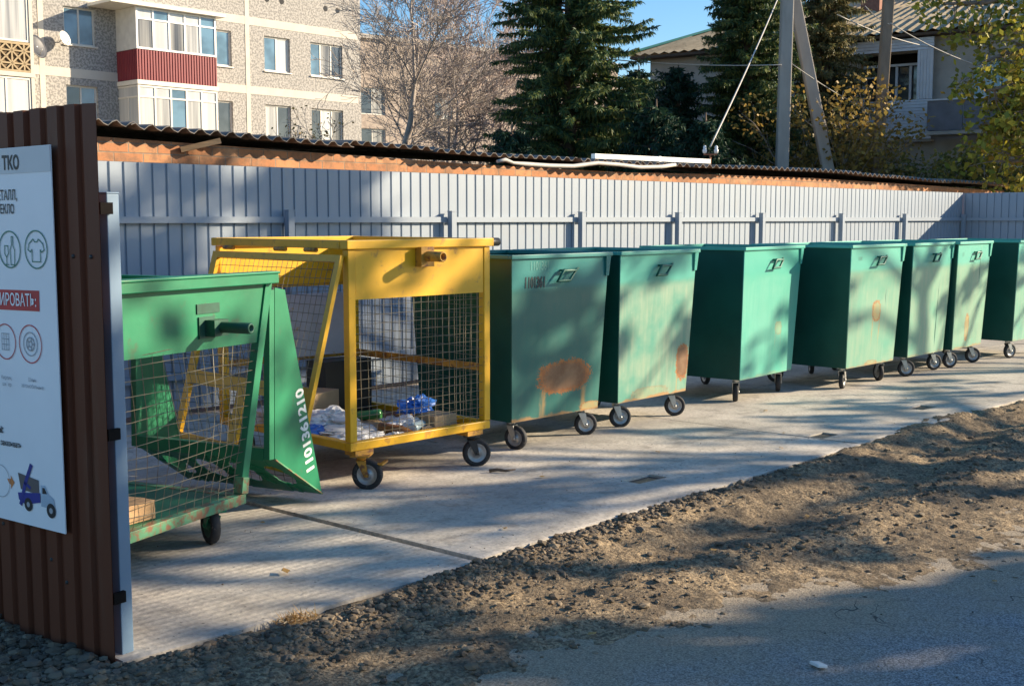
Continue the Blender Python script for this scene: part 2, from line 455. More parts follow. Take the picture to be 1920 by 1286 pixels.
mb = MB(); mb.poly([(-500, -500, -.14), (700, -500, -.14), (700, 700, -.14), (-500, 700, -.14)])
tag(mb.build('ground', M['far_ground'], fix=False), kind='structure')
mb = MB(); mb.poly([(-40, -6, -.066), (60, -6, -.066), (60, 4.2, -.066), (-40, 4.2, -.066)])
tag(mb.build('road', M['asphalt'], fix=False), kind='structure')
xs = list(np.arange(-2.5, .6, .08)) + list(np.arange(.6, 10.0, .022))
while xs[-1] < 32: xs.append(xs[-1] + .022 + (xs[-1] - 10.0) * .03)
ys = list(np.arange(0.0, 1.9, .06)) + list(np.arange(1.9, 4.5, .022)) + [4.6, 5, 6, 7.5, 9]
V = []; F = []
for j, y in enumerate(ys):
    for i, x in enumerate(xs): V.append((x, y, dirt_z(x, y) if y <= 4.6 else (-.22 if x > 1.86 else dirt_z(x, 4.5))))
nx = len(xs)
for j in range(len(ys) - 1):
    for i in range(nx - 1): F.append((j * nx + i, j * nx + i + 1, (j + 1) * nx + i + 1, (j + 1) * nx + i))
me = bpy.data.meshes.new('dirt_verge'); me.from_pydata(V, [], F); me.polygons.foreach_set('use_smooth', [True] * len(F)); me.materials.append(M['soil'])
o = bpy.data.objects.new('dirt_verge', me); COL.objects.link(o); tag(o, kind='structure')

# concrete slabs, each with open joints and sunken lifting pockets
mb = MB()
def slab(x0, x1, ya, yb, y1, skew, z=0.0, pockets=()):
    """ya / yb: front edge at x0 / x1; skew: how far the far end shifts in x; built as a grid so the edge is worn"""
    n = max(8, int((x1 - x0) / .05)); base = len(mb.v)
    fr = []
    for i in range(n + 1):
        t = i / n; x = x0 + (x1 - x0) * t; y = ya + (yb - ya) * t
        y += noise.noise(Vector((x * 5, 2, 0))) * .010 + noise.noise(Vector((x * 19, 5, 0))) * .006
        fr.append((x, y))
    for i in range(n):
        (xa, y_a), (xb, y_b) = fr[i], fr[i + 1]
        mb.poly([(xa, y_a, z - .004), (xb, y_b, z - .004), (xb, y_b + .02, z), (xa, y_a + .02, z)])
        mb.poly([(xa, y_a, z - .19), (xb, y_b, z - .19), (xb, y_b, z - .004), (xa, y_a, z - .004)])
    # top face with pockets: strips in y
    cuts = sorted(set([y1] + [v for p in pockets for v in (p[2], p[3])]))
    xsn = [f[0] for f in fr]
    def front(x):
        for (a, b), (c, d) in zip(fr, fr[1:]):
            if x <= c + 1e-6: return b + .02 + (d - b) * (x - a) / (c - a)
        return fr[-1][1] + .02
    cols = sorted(set(xsn + [v for p in pockets for v in (p[0], p[1])]))
    for a, c in zip(cols, cols[1:]):
        ylo = None
        for ycut in cuts:
            ya_, yc_ = (front(a), front(c)) if ylo is None else (ylo, ylo)
            mid = ((a + c) / 2, ((ya_ + yc_) / 2 + ycut) / 2)
            hole = any(p[0] < mid[0] < p[1] and p[2] < mid[1] < p[3] for p in pockets)
            f_ = lambda x, y: (x + skew * (y - ya) / (y1 - ya), y, z - (.12 if hole else 0))
            mb.poly([f_(a, ya_), f_(c, yc_), f_(c, ycut), f_(a, ycut)])
            ylo = ycut
    for p in pockets:
        f_ = lambda x, y, zz: (x + skew * (y - ya) / (y1 - ya), y, zz)
        for (a, b), (c, d) in (((p[0], p[2]), (p[1], p[2])), ((p[1], p[2]), (p[1], p[3])), ((p[1], p[3]), (p[0], p[3])), ((p[0], p[3]), (p[0], p[2]))):
            mb.poly([f_(a, b, z - .12), f_(c, d, z - .12), f_(c, d, z), f_(a, b, z)])
    mb.poly([(x0, ya, z - .19), (x0 + skew, y1, z - .19), (x0 + skew, y1, z), (x0, ya, z)])
    mb.poly([(x1, yb, z - .19), (x1 + skew, y1, z - .19), (x1 + skew, y1, z), (x1, yb, z)])
slab(1.90, 3.63, 3.875, 3.88, 6.2, -.2, .0)
slab(3.665, 7.45, 3.92, 4.12, 6.2, -.2, .006, [(5.43, 5.69, 4.39, 4.52)])
slab(7.475, 11.3, 4.14, 4.24, 6.2, -.2, .002, [(7.49, 7.72, 4.42, 4.55), (9.2, 9.46, 4.52, 4.66)])
slab(11.325, 15.1, 4.25, 4.28, 6.2, -.2, .0)
slab(15.125, 19.0, 4.28, 4.3, 6.2, -.2, .004)
for a, b in ((1.70, 5.4), (5.42, 11.2), (11.22, 17.1), (17.12, 19.25)): slab(a, b, 6.215, 6.215, 8.95, -.05, .003)
tag(mb.build('concrete_pavement', M['concrete'], fix=False), kind='structure')
mb = MB()  # dark sheets added in the lifting pockets, standing in for their dark hollows
for a, b, c, d in ((5.43, 5.69, 4.39, 4.52), (7.49, 7.72, 4.42, 4.55), (9.2, 9.46, 4.52, 4.66)): mb.poly([(a - .10, c - .04, -.009), (b + .06, c - .04, -.009), (b + .06, d + .04, -.009), (a - .10, d + .04, -.009)])
tag(mb.build('dark_pocket_fill', plain('dark_pocket_fill', (.035, .032, .028), .6, var=.4, scale=30, bump=.5), fix=False), kind='structure')

# ------------------------------------------------------------------ gravel (uncountable)
def stones(name, spots):
    rng = np.random.default_rng(3)
    import bmesh
    bases = []
    for k in range(6):
        bm = bmesh.new(); bmesh.ops.create_icosphere(bm, subdivisions=1 if k else 2, radius=1)
        vs = np.array([v.co[:] for v in bm.verts]); fs = np.array([[v.index for v in f.verts] for f in bm.faces])
        vs *= (1 + rng.uniform(-.22, .22, (len(vs), 1))); vs *= np.array([1, rng.uniform(.6, .9), rng.uniform(.32, .55)])
        bases.append((vs, fs)); bm.free()
    VV = []; FF = []; n = 0
    for (x, y, z, r) in spots:
        vs, fs = bases[rng.integers(0, 6)]
        a, b = rng.uniform(0, 6.28), rng.uniform(-.4, .4)
        m_ = np.array([[cos(a), -sin(a), 0], [sin(a), cos(a), 0], [0, 0, 1]]) @ np.array([[1, 0, 0], [0, cos(b), -sin(b)], [0, sin(b), cos(b)]])
        q = (vs * r) @ m_.T + np.array([x, y, z]); VV.append(q); FF.append(fs + n); n += len(vs)
    VV = np.concatenate(VV); FF = np.concatenate(FF)
    me = bpy.data.meshes.new(name); me.from_pydata(VV.tolist(), [], FF.tolist()); me.materials.append(M['stone'])
    o = bpy.data.objects.new(name, me); COL.objects.link(o); return tag(o, 'loose grey and brown gravel lying along the edge of the concrete', 'gravel', kind='stuff')
rs = random.Random(5); spots = []
for _ in range(6500):
    x = rs.uniform(.9, 6.8); e = interp(x, EDGE)
    dens = 1.0 if x < 4 else max(.12, 1 - (x - 4) * .4)
    if rs.random() > dens: continue
    y = e - .03 - abs(rs.gauss(0, .17 if x < 4.2 else .09))
    if x < 2.0: y = rs.uniform(2.9, 3.9) if rs.random() < .7 else y
    if y < 2.3: continue
    if x > 1.86 and y > e - .01: continue
    r = min(.030, rs.lognormvariate(math.log(.0098), .45))
    spots.append((x, y, dirt_z(x, y) + r * .12, r))
for _ in range(1500):                       # along the brown panel, outside
    y = rs.uniform(3.8, 5.3); x = 1.87 - (y - 3.89) * .176 - abs(rs.gauss(.02, .25))
    r = min(.034, rs.lognormvariate(math.log(.0125), .45)); spots.append((x, y, dirt_z(x, min(y, 4.5)) + r * .25, r))
for _ in range(2600):                       # scattered further along and over the dirt
    x = rs.uniform(2.2, 12); e = interp(x, EDGE); r_ = interp(x, ROAD)
    band = rs.random()
    y = e - .85 - .12 * sin(x * 1.1 + 1) + rs.gauss(0, .12) if band < .45 else rs.uniform(r_ - .1, e - .02)
    r = min(.03, rs.lognormvariate(math.log(.0085), .5)); spots.append((x, y, dirt_z(x, y) + r * .25, r))
for _ in range(220):                        # grit thrown on the slabs and the road
    x = rs.uniform(2.0, 9); y = rs.uniform(1.7, 5.2); e = interp(x, EDGE); r = rs.uniform(.002, .0055)
    if y > e: spots.append((x, y, .006 + r * .3, r))
    elif y < interp(x, ROAD): spots.append((x, y, -.063 + r * .3, r))
stones('gravel', spots)

# ------------------------------------------------------------------ fences of profiled sheet
def profile(length, pitch, groove, slope, depth, start=0.0):
    """(u, w) outline: broad flats at w=0, narrow grooves at w=depth (into the back)"""
    pts = [(0.0, 0.0)]; u = start
    while u < length:
        for du, w_ in ((0, 0), (slope, depth), (slope + groove, depth), (2 * slope + groove, 0)):
            if 0 < u + du < length: pts.append((u + du, w_))
        u += pitch
    pts.append((length, pts[-1][1]))
    return pts
jr = random.Random(3)
def sheet(mb, pr, z0, z1, side=1, topfn=None, thick=.0016):
    """local x along, local y = depth away from the viewer side; z up"""
    pr = [(a, w_ + jr.uniform(-.0012, .0012) + .004 * noise.noise(Vector((a * .6, 3, 0)))) for a, w_ in pr]
    for off, flip in ((0, False), (thick, True)):
        for (a, wa), (b, wb) in zip(pr, pr[1:]):
            ta = topfn(a) if topfn else z1; tb = topfn(b) if topfn else z1
            q = [(a, side * wa + off, z0), (b, side * wb + off, z0), (b, side * wb + off, tb), (a, side * wa + off, ta)]
            mb.poly(q[::-1] if flip else q)
    for (a, wa), (b, wb) in zip(pr, pr[1:]):
        ta = topfn(a) if topfn else z1; tb = topfn(b) if topfn else z1
        mb.poly([(a, side * wa, ta), (b, side * wb, tb), (b, side * wb + thick, tb), (a, side * wa + thick, ta)])
FA = 1.81
F0 = Vector((1.5, 8.44 - .0316 * 2.5, 0))
fe = empty('metal_fence', F0, R(FA), 'long pale blue-grey profiled sheet fence with one rail, behind the row of containers', 'fence')
LEN = (19.21 - 1.5) / cos(R(FA))
jr = random.Random(3)
mb = MB(); sheet(mb, profile(LEN, .119, .013, .0045, .013, .03), .05, 1.97)
mb.build('sheet', M['fence_blue'], fe, fix=False)
posts = [(x - 1.5) / cos(R(FA)) for x in (2.05, 3.9, 5.72, 7.58, 9.47, 11.2, 13.0, 15.06, 17.0)]
for u in posts:
    p = MB().box(u - .03, u + .03, -.105, -.045, .0, 1.615); p.box(u - .034, u + .034, -.109, -.041, 1.615, 1.622)
    p.build('post', M['fence_blue'], fe)
rz = MB(); r2 = MB()
prev = 0.0
for u in posts + [LEN - .06]:
    a, b = prev + .031, u - .034
    if b - a > .1:
        rz.box(a, b, -.043, -.003, 1.515, 1.565); r2.box(a, b, -.043, -.003, .30, .35)
    prev = u
rz.build('rail', M['fence_blue'], fe); r2.build('rail', M['fence_blue'], fe)
# return fence on the far right, running back towards the street
se_ = empty('metal_fence', (19.235, 8.94, 0), R(FA - 90), 'shaded blue return fence closing the far right end of the yard', 'fence')
mb = MB(); sheet(mb, profile(4.75, .119, .013, .0045, .013, .05), .05, 1.965); mb.build('sheet', M['fence_blue'], se_, fix=False)
for u in (.07, 2.0, 3.9):
    MB().box(u - .03, u + .03, -.105, -.045, 0, 1.62).build('post', M['fence_blue'], se_)
mb = MB()
for a, b in ((.104, 1.966), (2.034, 3.866), (3.934, 4.7)): mb.box(a, b, -.043, -.003, 1.515, 1.565)
mb.build('rail', M['fence_blue'], se_)

# brown end panel with its blue post; local +x runs away from the street, local +y faces outwards (to the left)
PA = 100.0
bp = empty('brown_fence', (1.877, 3.89, 0), R(PA), 'dark brown profiled sheet fence with a blue edge post at left', 'fence')
mb = MB()
pr_ = [(u, -w_) for u, w_ in profile(4.45, .1, .026, .008, .016, .075)]
def bt(u): return 1.935 + .004 * sin(u * 9)
sheet(mb, pr_, -.03, 1.93, 1, bt, thick=-.0018)
mb.build('sheet', M['brown'], bp, fix=False)
for u, z in ((.13, 1.42), (.33, .31), (.45, .42), (.24, .24), (.03, 1.42), (.63, .40)):
    MB().lathe([(.004, .0001), (.004, .006), (.0, .008), (-.002, .008)], 8, 'y', (u + .022, .001, z)).build('screw', M['dark_steel'], bp)
pb = MB().box(.035, .085, -.108, -.058, -.02, 1.635); pb.box(.033, .087, -.110, -.056, 1.635, 1.641)
pb.build('post', M['post_blue'], bp, bevel=.004)
for z in (1.585, .80, .215):
    c_ = MB().box(.018, .034, -.070, -.02, z - .020, z + .020)
    c_.build('clip', M['clip'], bp)
for u in (2.0, 3.95):
    MB().box(u - .03, u + .03, -.118, -.058, 0, 1.635).build('post', M['post_blue'], bp)
mb = MB(); mb.box(.099, 1.966, -.058, -.020, 1.5, 1.54); mb.box(2.034, 3.916, -.058, -.020, 1.5, 1.54); mb.build('rail', M['post_blue'], bp)

# ------------------------------------------------------------------ information sign on the brown panel
SG = empty('information_sign', (1.877 - .985 * .022, 3.89 - .1736 * .022, 0), 0, 'white printed information board with Cyrillic text and icons fixed to the brown fence', 'sign')
ex = Vector((-cos(R(PA)), -sin(R(PA)), 0)); ey = Vector((0, 0, 1)); ez = ex.cross(ey)
SG.matrix_world = Matrix(((ex.x, ey.x, ez.x, SG.location.x), (ex.y, ey.y, ez.y, SG.location.y), (ex.z, ey.z, ez.z, 0), (0, 0, 0, 1)))
BW = -1.30
MB().hexa([(BW, .43, 0), (-.222, .43, 0), (-.224, 1.804, 0), (BW, 1.79, 0)], [(BW, .43, .004), (-.222, .43, .004), (-.224, 1.804, .004), (BW, 1.79, .004)]).build('board', M['paper'], SG)
def flat(poly, name, mt, z=.0055):
    mb = MB(); mb.poly([(x, y, z) for x, y in poly]); return mb.build(name, mt, SG, fix=False)
flat([(BW + .01, 1.700), (-.2255, 1.712), (-.226, 1.8025), (BW + .01, 1.789)], 'header_band', M['ink_header'])
def T(x, y, z=.007, rot=0): return Matrix.Translation((x, y, z)) @ Matrix.Rotation(R(rot), 4, 'Z')
lettering('ТКО', .066, M['ink'], SG, T(-.463, 1.745), .0022, .78)
lettering('МЕТАЛЛ,', .050, M['ink'], SG, T(-.432, 1.632, rot=.5), .0008, .68, 'RIGHT')
lettering('СТЕКЛО', .046, M['ink'], SG, T(-.452, 1.582), .0008, .70, 'RIGHT')
flat([(-.85, 1.214), (-.324, 1.222), (-.322, 1.296), (-.85, 1.288)], 'red_band', M['ink_red'])
lettering('СКЛАДИРОВАТЬ:', .062, M['paper'], SG, T(-.338, 1.257, .0075, .6), .0007, .74, 'RIGHT')
lettering('Кирпич,', .021, M['ink_grey'], SG, T(-.545, .968), .0, .85)
lettering('шифер', .021, M['ink_grey'], SG, T(-.545, .944), .0, .85)
lettering('Шины', .021, M['ink_grey'], SG, T(-.384, .972), .0, .85)
lettering('автомобильные', .021, M['ink_grey'], SG, T(-.384, .948), .0, .85)
lettering('отходы:', .042, M['ink'], SG, T(-.582, .772), .0012, .8, 'RIGHT')
lettering('вызов заказывать', .030, M['ink'], SG, T(-.47, .722), .0006, .8, 'RIGHT')
def ring(x, y, rx, mt, wd=.005, z=.0068, n=40):
    mb = MB()
    for i in range(n):
        a, b = 2 * pi * i / n, 2 * pi * (i + 1) / n
        mb.poly([(x + rx * cos(a), y + rx * sin(a), z), (x + rx * cos(b), y + rx * sin(b), z), (x + (rx - wd) * cos(b), y + (rx - wd) * sin(b), z), (x + (rx - wd) * cos(a), y + (rx - wd) * sin(a), z)])
    return mb
def stroke(mb, pts, wd=.004, z=.0068):
    for a, b in zip(pts, pts[1:]):
        a = Vector(a); b = Vector(b); d = (b - a); 
        if d.length < 1e-6: continue
        d.normalize(); nrm = Vector((-d.y, d.x)) * wd / 2; a = a - d * wd * .3; b = b + d * wd * .3
        mb.poly([(*(a - nrm), z), (*(b - nrm), z), (*(b + nrm), z), (*(a + nrm), z)])
    return mb
mb = ring(-.491, 1.439, .068, M['ink_green'])
stroke(mb, [(-.522, 1.452), (-.524, 1.425), (-.512, 1.41), (-.500, 1.425), (-.502, 1.452), (-.522, 1.452)]); stroke(mb, [(-.512, 1.41), (-.512, 1.385)]); stroke(mb, [(-.524, 1.384), (-.500, 1.384)])
stroke(mb, [(-.486, 1.384), (-.488, 1.438), (-.479, 1.455), (-.479, 1.485), (-.470, 1.485), (-.470, 1.455), (-.461, 1.438), (-.463, 1.384), (-.486, 1.384)])
mb.build('bottle_icon', M['ink_green'], SG, fix=False)
mb = ring(-.329, 1.441, .069, M['ink_green'])
stroke(mb, [(-.345, 1.478), (-.370, 1.462), (-.378, 1.440), (-.362, 1.432), (-.354, 1.441), (-.354, 1.398), (-.304, 1.398), (-.304, 1.441), (-.296, 1.432), (-.280, 1.440), (-.288, 1.462), (-.313, 1.478), (-.322, 1.468), (-.336, 1.468), (-.345, 1.478)])
mb.build('shirt_icon', M['ink_green'], SG, fix=False)
mb = ring(-.543, 1.102, .066, M['ink_red'], .004); mb.build('prohibition_ring', M['ink_red'], SG, fix=False)
mb = MB()
for k in range(4): stroke(mb, [(-.565, 1.072 + k * .02), (-.522, 1.072 + k * .02)], .003)
for k in range(4): stroke(mb, [(-.565 + k * .0143, 1.072), (-.565 + k * .0143, 1.132)], .003)
mb.build('brick_icon', M['ink_grey'], SG, fix=False)
mb = ring(-.387, 1.102, .070, M['ink_red'], .004); mb.build('prohibition_ring', M['ink_red'], SG, fix=False)
mb = MB()
for rr, wd in ((.044, .004), (.026, .005), (.012, .004)):
    q = ring(-.387, 1.102, rr, None, wd); k = len(mb.v); mb.v += q.v; mb.f += [tuple(i + k for i in f) for f in q.f]; mb.sm += q.sm
for k in range(5):
    a = k * 2 * pi / 5; stroke(mb, [(-.387 + .012 * cos(a), 1.102 + .012 * sin(a)), (-.387 + .024 * cos(a), 1.102 + .024 * sin(a))], .005)
mb.build('tyre_icon', M['ink_grey'], SG, fix=False)
ring(-.615, .575, .062, None, .0025).build('grey_ring', M['ink_grey'], SG, fix=False)
flat([(-.572, .588), (-.548, .590), (-.548, .603), (-.526, .578), (-.550, .552), (-.549, .568), (-.560, .570)], 'arrow', M['ink_orange'])
# little lorry drawing
flat([(-.500, .620), (-.372, .606), (-.372, .552), (-.485, .560)], 'skip_box_print', plain('print_brown', (.12, .10, .10), .5), .0062)
flat([(-.505, .545), (-.365, .560), (-.365, .525), (-.46, .505), (-.50, .52)], 'lorry_chassis_print', M['ink_blue'], .0064)
flat([(-.36, .59), (-.335, .592), (-.315, .562), (-.282, .548), (-.275, .510), (-.36, .512)], 'lorry_cab_print', plain('print_pale', (.45, .55, .66), .5), .0063)
flat([(-.350, .582), (-.336, .583), (-.322, .562), (-.350, .56)], 'lorry_window_print', M['ink'], .0066)
mb = MB(); stroke(mb, [(-.488, .505), (-.455, .585), (-.415, .655)], .018, .0069); stroke(mb, [(-.455, .585), (-.425, .572)], .012, .0069); mb.build('crane_print', M['ink_blue'], SG, fix=False)
for x, y, rr in ((-.44, .508, .025), (-.300, .504, .027)):
    mb = MB(); mb.poly([(x + rr * cos(2 * pi * k / 20), y + rr * sin(2 * pi * k / 20), .0072) for k in range(20)]); wp = mb.build('lorry_wheel_print', M['ink'], SG, fix=False)
    rr *= .4; mb = MB(); mb.poly([(x + rr * cos(2 * pi * k / 16), y + rr * sin(2 * pi * k / 16), .0076) for k in range(16)]); mb.build('lorry_rim_print', M['ink_grey'], wp, fix=False)

# ------------------------------------------------------------------ brick shed with corrugated roof
def brick_mat():
    m, nt, b = nodes('old_brick'); g = G(nt); c = g.coords('Object')
    sp = g.n('ShaderNodeSeparateXYZ'); g.link(c, sp.inputs[0])
    cx = g.n('ShaderNodeCombineXYZ'); g.link(g.math('ADD', sp.outputs[0], sp.outputs[1]), cx.inputs[0]); g.link(sp.outputs[2], cx.inputs[1])
    br = g.n('ShaderNodeTexBrick'); g.link(cx.outputs[0], br.inputs['Vector'])
    br.inputs['Scale'].default_value = 1; br.inputs['Brick Width'].default_value = .26; br.inputs['Row Height'].default_value = .077
    br.inputs['Mortar Size'].default_value = .006; br.inputs['Bias'].default_value = -.1; br.inputs['Mortar Smooth'].default_value = .3
    br.inputs['Color1'].default_value = (.60, .285, .135, 1); br.inputs['Color2'].default_value = (.44, .185, .085, 1); br.inputs['Mortar'].default_value = (.30, .24, .18, 1)
    n1 = g.noise(c, 9, 5, .7)
    col = g.mix(g.math('MULTIPLY', g.ramp(n1, .40, .65), .75), br.outputs['Color'], (.24, .14, .085))
    col = g.mix(g.math('MULTIPLY', g.ramp(g.noise(c, 3.2, 4), .55, .75), .5), col, (.66, .45, .28))
    g.link(col, b.inputs['Base Color']); b.inputs['Roughness'].default_value = .92
    g.bump(b, g.math('SUBTRACT', g.math('MULTIPLY', n1, .5), br.outputs['Fac']), .7, .012)
    return m
M['brick'] = brick_mat()
SH = empty('brick_shed', (1.5, 8.93 - .0316 * 2.5 + .02, 0), R(FA), 'low orange brick shed with a sagging corrugated grey roof behind the fence', 'shed')
SL = 21.2; WY = .185
EAVE = [(0, 2.29), (2.7, 2.285), (4.5, 2.25), (7.0, 2.20), (9.6, 2.185), (11, 2.205), (14, 2.225), (17, 2.20), (20, 2.168), (SL + .3, 2.15)]
mb = MB()
us = [u for u, z in EAVE if 0 < u < SL]; us = [0] + us + [SL]
mb.prism([(0, 0)] + [(SL, 0)] + [(u, interp(u, EAVE) - .085) for u in us[::-1]], 'y', WY, WY + .23)
mb.box(0, .23, WY + .232, 3.4, 0, 2.2); mb.box(SL - .23, SL, WY + .232, 3.4, 0, 2.05); mb.box(0, SL, 3.4, 3.6, 0, 2.25)
mb.build('wall', M['brick'], SH)
mb = MB(); er = random.Random(4)
x = -.15; k = 0
while x < SL + .2:                          # roof made of eight-wave sheets laid with uneven ends
    wd = min(1.13, SL + .25 - x); n = max(6, int(wd / .0375 / 1) ); dz = er.uniform(-.012, .012); dy = er.uniform(-.05, .03); tilt = er.uniform(-.008, .008)
    rows = []
    for (yy, dzz) in ((dy, 0), (1.7, .075 * 1), (3.75, .19)):
        rows.append([(x + wd * i / (n * 1) , yy, interp(x + wd * i / n, EAVE) + dz + tilt * i / n + dzz + .024 * cos(2 * pi * (x + wd * i / n) / .15) + (.008 if k % 2 else 0)) for i in range(n + 1)])
    for th in (0, .007):
        for a, b in zip(rows, rows[1:]):
            for i in range(n):
                mb.poly([(p[0], p[1], p[2] + th) for p in (a[i], a[i + 1], b[i + 1], b[i])], True)
    for i in range(n):
        a, b = rows[0][i], rows[0][i + 1]; mb.poly([a, b, (b[0], b[1], b[2] + .007), (a[0], a[1], a[2] + .007)])
    x += wd - .04; k += 1
mb.build('roof', M['roof_slate'], SH, fix=False)
for (x0, z0, x1, z1) in ((2.42, 2.125, 2.72, 2.215), (3.66, 2.12, 3.94, 2.20)):      # two pale rafter ends that stick out
    MB().bar((x0, WY - .02, z0), (x1, .0, z1), .07, .045).build('rafter_end', M['wood'], SH)
# things on the shed roof
e0 = Vector((1.5, 8.93 - .079 + .02, 0)); ca, sa = cos(R(FA)), sin(R(FA))
def shp(u, v, z): return Vector((1.5 + u * ca - v * sa, 8.871 + u * sa + v * ca, z))
def pipe_path(pix, Y): 
    out = []
    for x, y in pix:
        v = ray(x, y); t = Y / v.y; out.append(Vector((0, 0, CAMH)) + v * t)
    return out
pts = pipe_path([(932, 303), (948, 300), (962, 306), (985, 308), (1030, 311), (1075, 312), (1120, 306), (1160, 309), (1200, 314), (1240, 313), (1266, 309)], 9.0)
mb = MB(); mb.tube(pts, [.016, .022, .018] + [.024] * 7 + [.02], 8)
tag(mb.build('conduit', M['pipe']), 'grey sagging conduit hung under the eave of the brick shed', 'conduit')
a, b = shp(8.96, .10, interp(8.96, EAVE) + .074), shp(11.28, .10, interp(11.28, EAVE) + .074)
mb = MB(); mb.bar(a, b, .06, .055); mb.bar(a + (b - a) * .52, a + (b - a) * .545, .068, .063)
tag(mb.build('metal_strip', M['tin']), 'long white metal strip lying on the shed roof edge', 'strip')
ip = at(1332, 290, 16.5)
IB = empty('insulator_bracket', ip, 0, 'small rusty bracket with two white insulators standing on the shed roof', 'bracket')
mb = MB(); mb.bar((0, 0, -.22), (0, 0, .0), .02, .02); mb.bar((-.07, .06, .0), (.07, -.06, .0), .025, .02); mb.build('bracket_frame', M['rusty'], IB)
for s_ in (-1, 1):
    MB().lathe([(.0, .012), (.01, .028), (.05, .032), (.06, .02), (.09, .024), (.11, .012), (.112, .0005)], 12, 'z', (s_ * .06, -s_ * .052, .012)).build('insulator', M['porcelain'], IB)

# ------------------------------------------------------------------ casters
def wheel(parent, r, wd, trail, tyre_m, hub_m, z):
    t = MB(); h = wd / 2
    t.lathe([(-h * .8, r * .66), (-h, r * .72), (-h, r * .90), (-h * .62, r * .985), (0, r), (h * .62, r * .985), (h, r * .90), (h, r * .72), (h * .8, r * .66)], 28, 'y')
    t.build('tyre', tyre_m, parent, (trail, 0, z))
    q = MB(); q.lathe([(-h * .55, .0005), (-h * .95, r * .14), (-h * .95, r * .22), (-h * .45, r * .26), (-h * .35, r * .5), (-h * .80, r * .62), (-h * .78, r * .70), (h * .78, r * .70), (h * .80, r * .62), (h * .35, r * .5), (h * .45, r * .26), (h * .95, r * .22), (h * .95, r * .14), (h * .55, .0005)], 28, 'y')
    q.build('rim', hub_m, parent, (trail, 0, z))
def caster(parent, x, y, zp, yaw, r=.083, wd=.04, fork_m=None, tyre_m=None, hub_m=None, brake=False, z0=0.0, plate=.075):
    fork_m = fork_m or M['steel']; tr = .035
    b = MB(); b.box(-plate / 2, plate / 2, -plate / 2, plate / 2, zp - .008, zp)
    b.lathe([(zp - .03, .0005), (zp - .03, .026), (zp - .008, .03)], 16, 'z')
    for s_ in (-1, 1):
        yy = s_ * (wd / 2 + .007)
        lo = z0 + r - .012
        b.hexa([(tr - .014, yy - .0025, lo), (tr + .014, yy - .0025, lo), (tr + .014, yy + .0025, lo), (tr - .014, yy + .0025, lo)],
               [(-.024, yy - .0025, zp - .03), (.03, yy - .0025, zp - .03), (.03, yy + .0025, zp - .03), (-.024, yy + .0025, zp - .03)])
    b.box(-.024, .03, -wd / 2 - .0095, wd / 2 + .0095, zp - .0335, zp - .0301)
    b.lathe([(-wd / 2 - .014, .0005), (-wd / 2 - .014, .009), (wd / 2 + .014, .009), (wd / 2 + .014, .0005)], 10, 'y', (tr, 0, z0 + r))
    f = b.build('caster', fork_m, parent, (x, y, 0), (0, 0, R(yaw)))
    wheel(f, r, wd, tr, tyre_m or M['rubber'], hub_m or M['hub'], z0 + r)
    if brake:
        k = MB(); k.bar((.02, 0, zp - .05), (.13, 0, zp - .055), .03, .008); k.bar((.12, -.03, zp - .053), (.14, .035, zp - .04), .02, .01)
        k.build('brake_lever', fork_m, f)
    return f

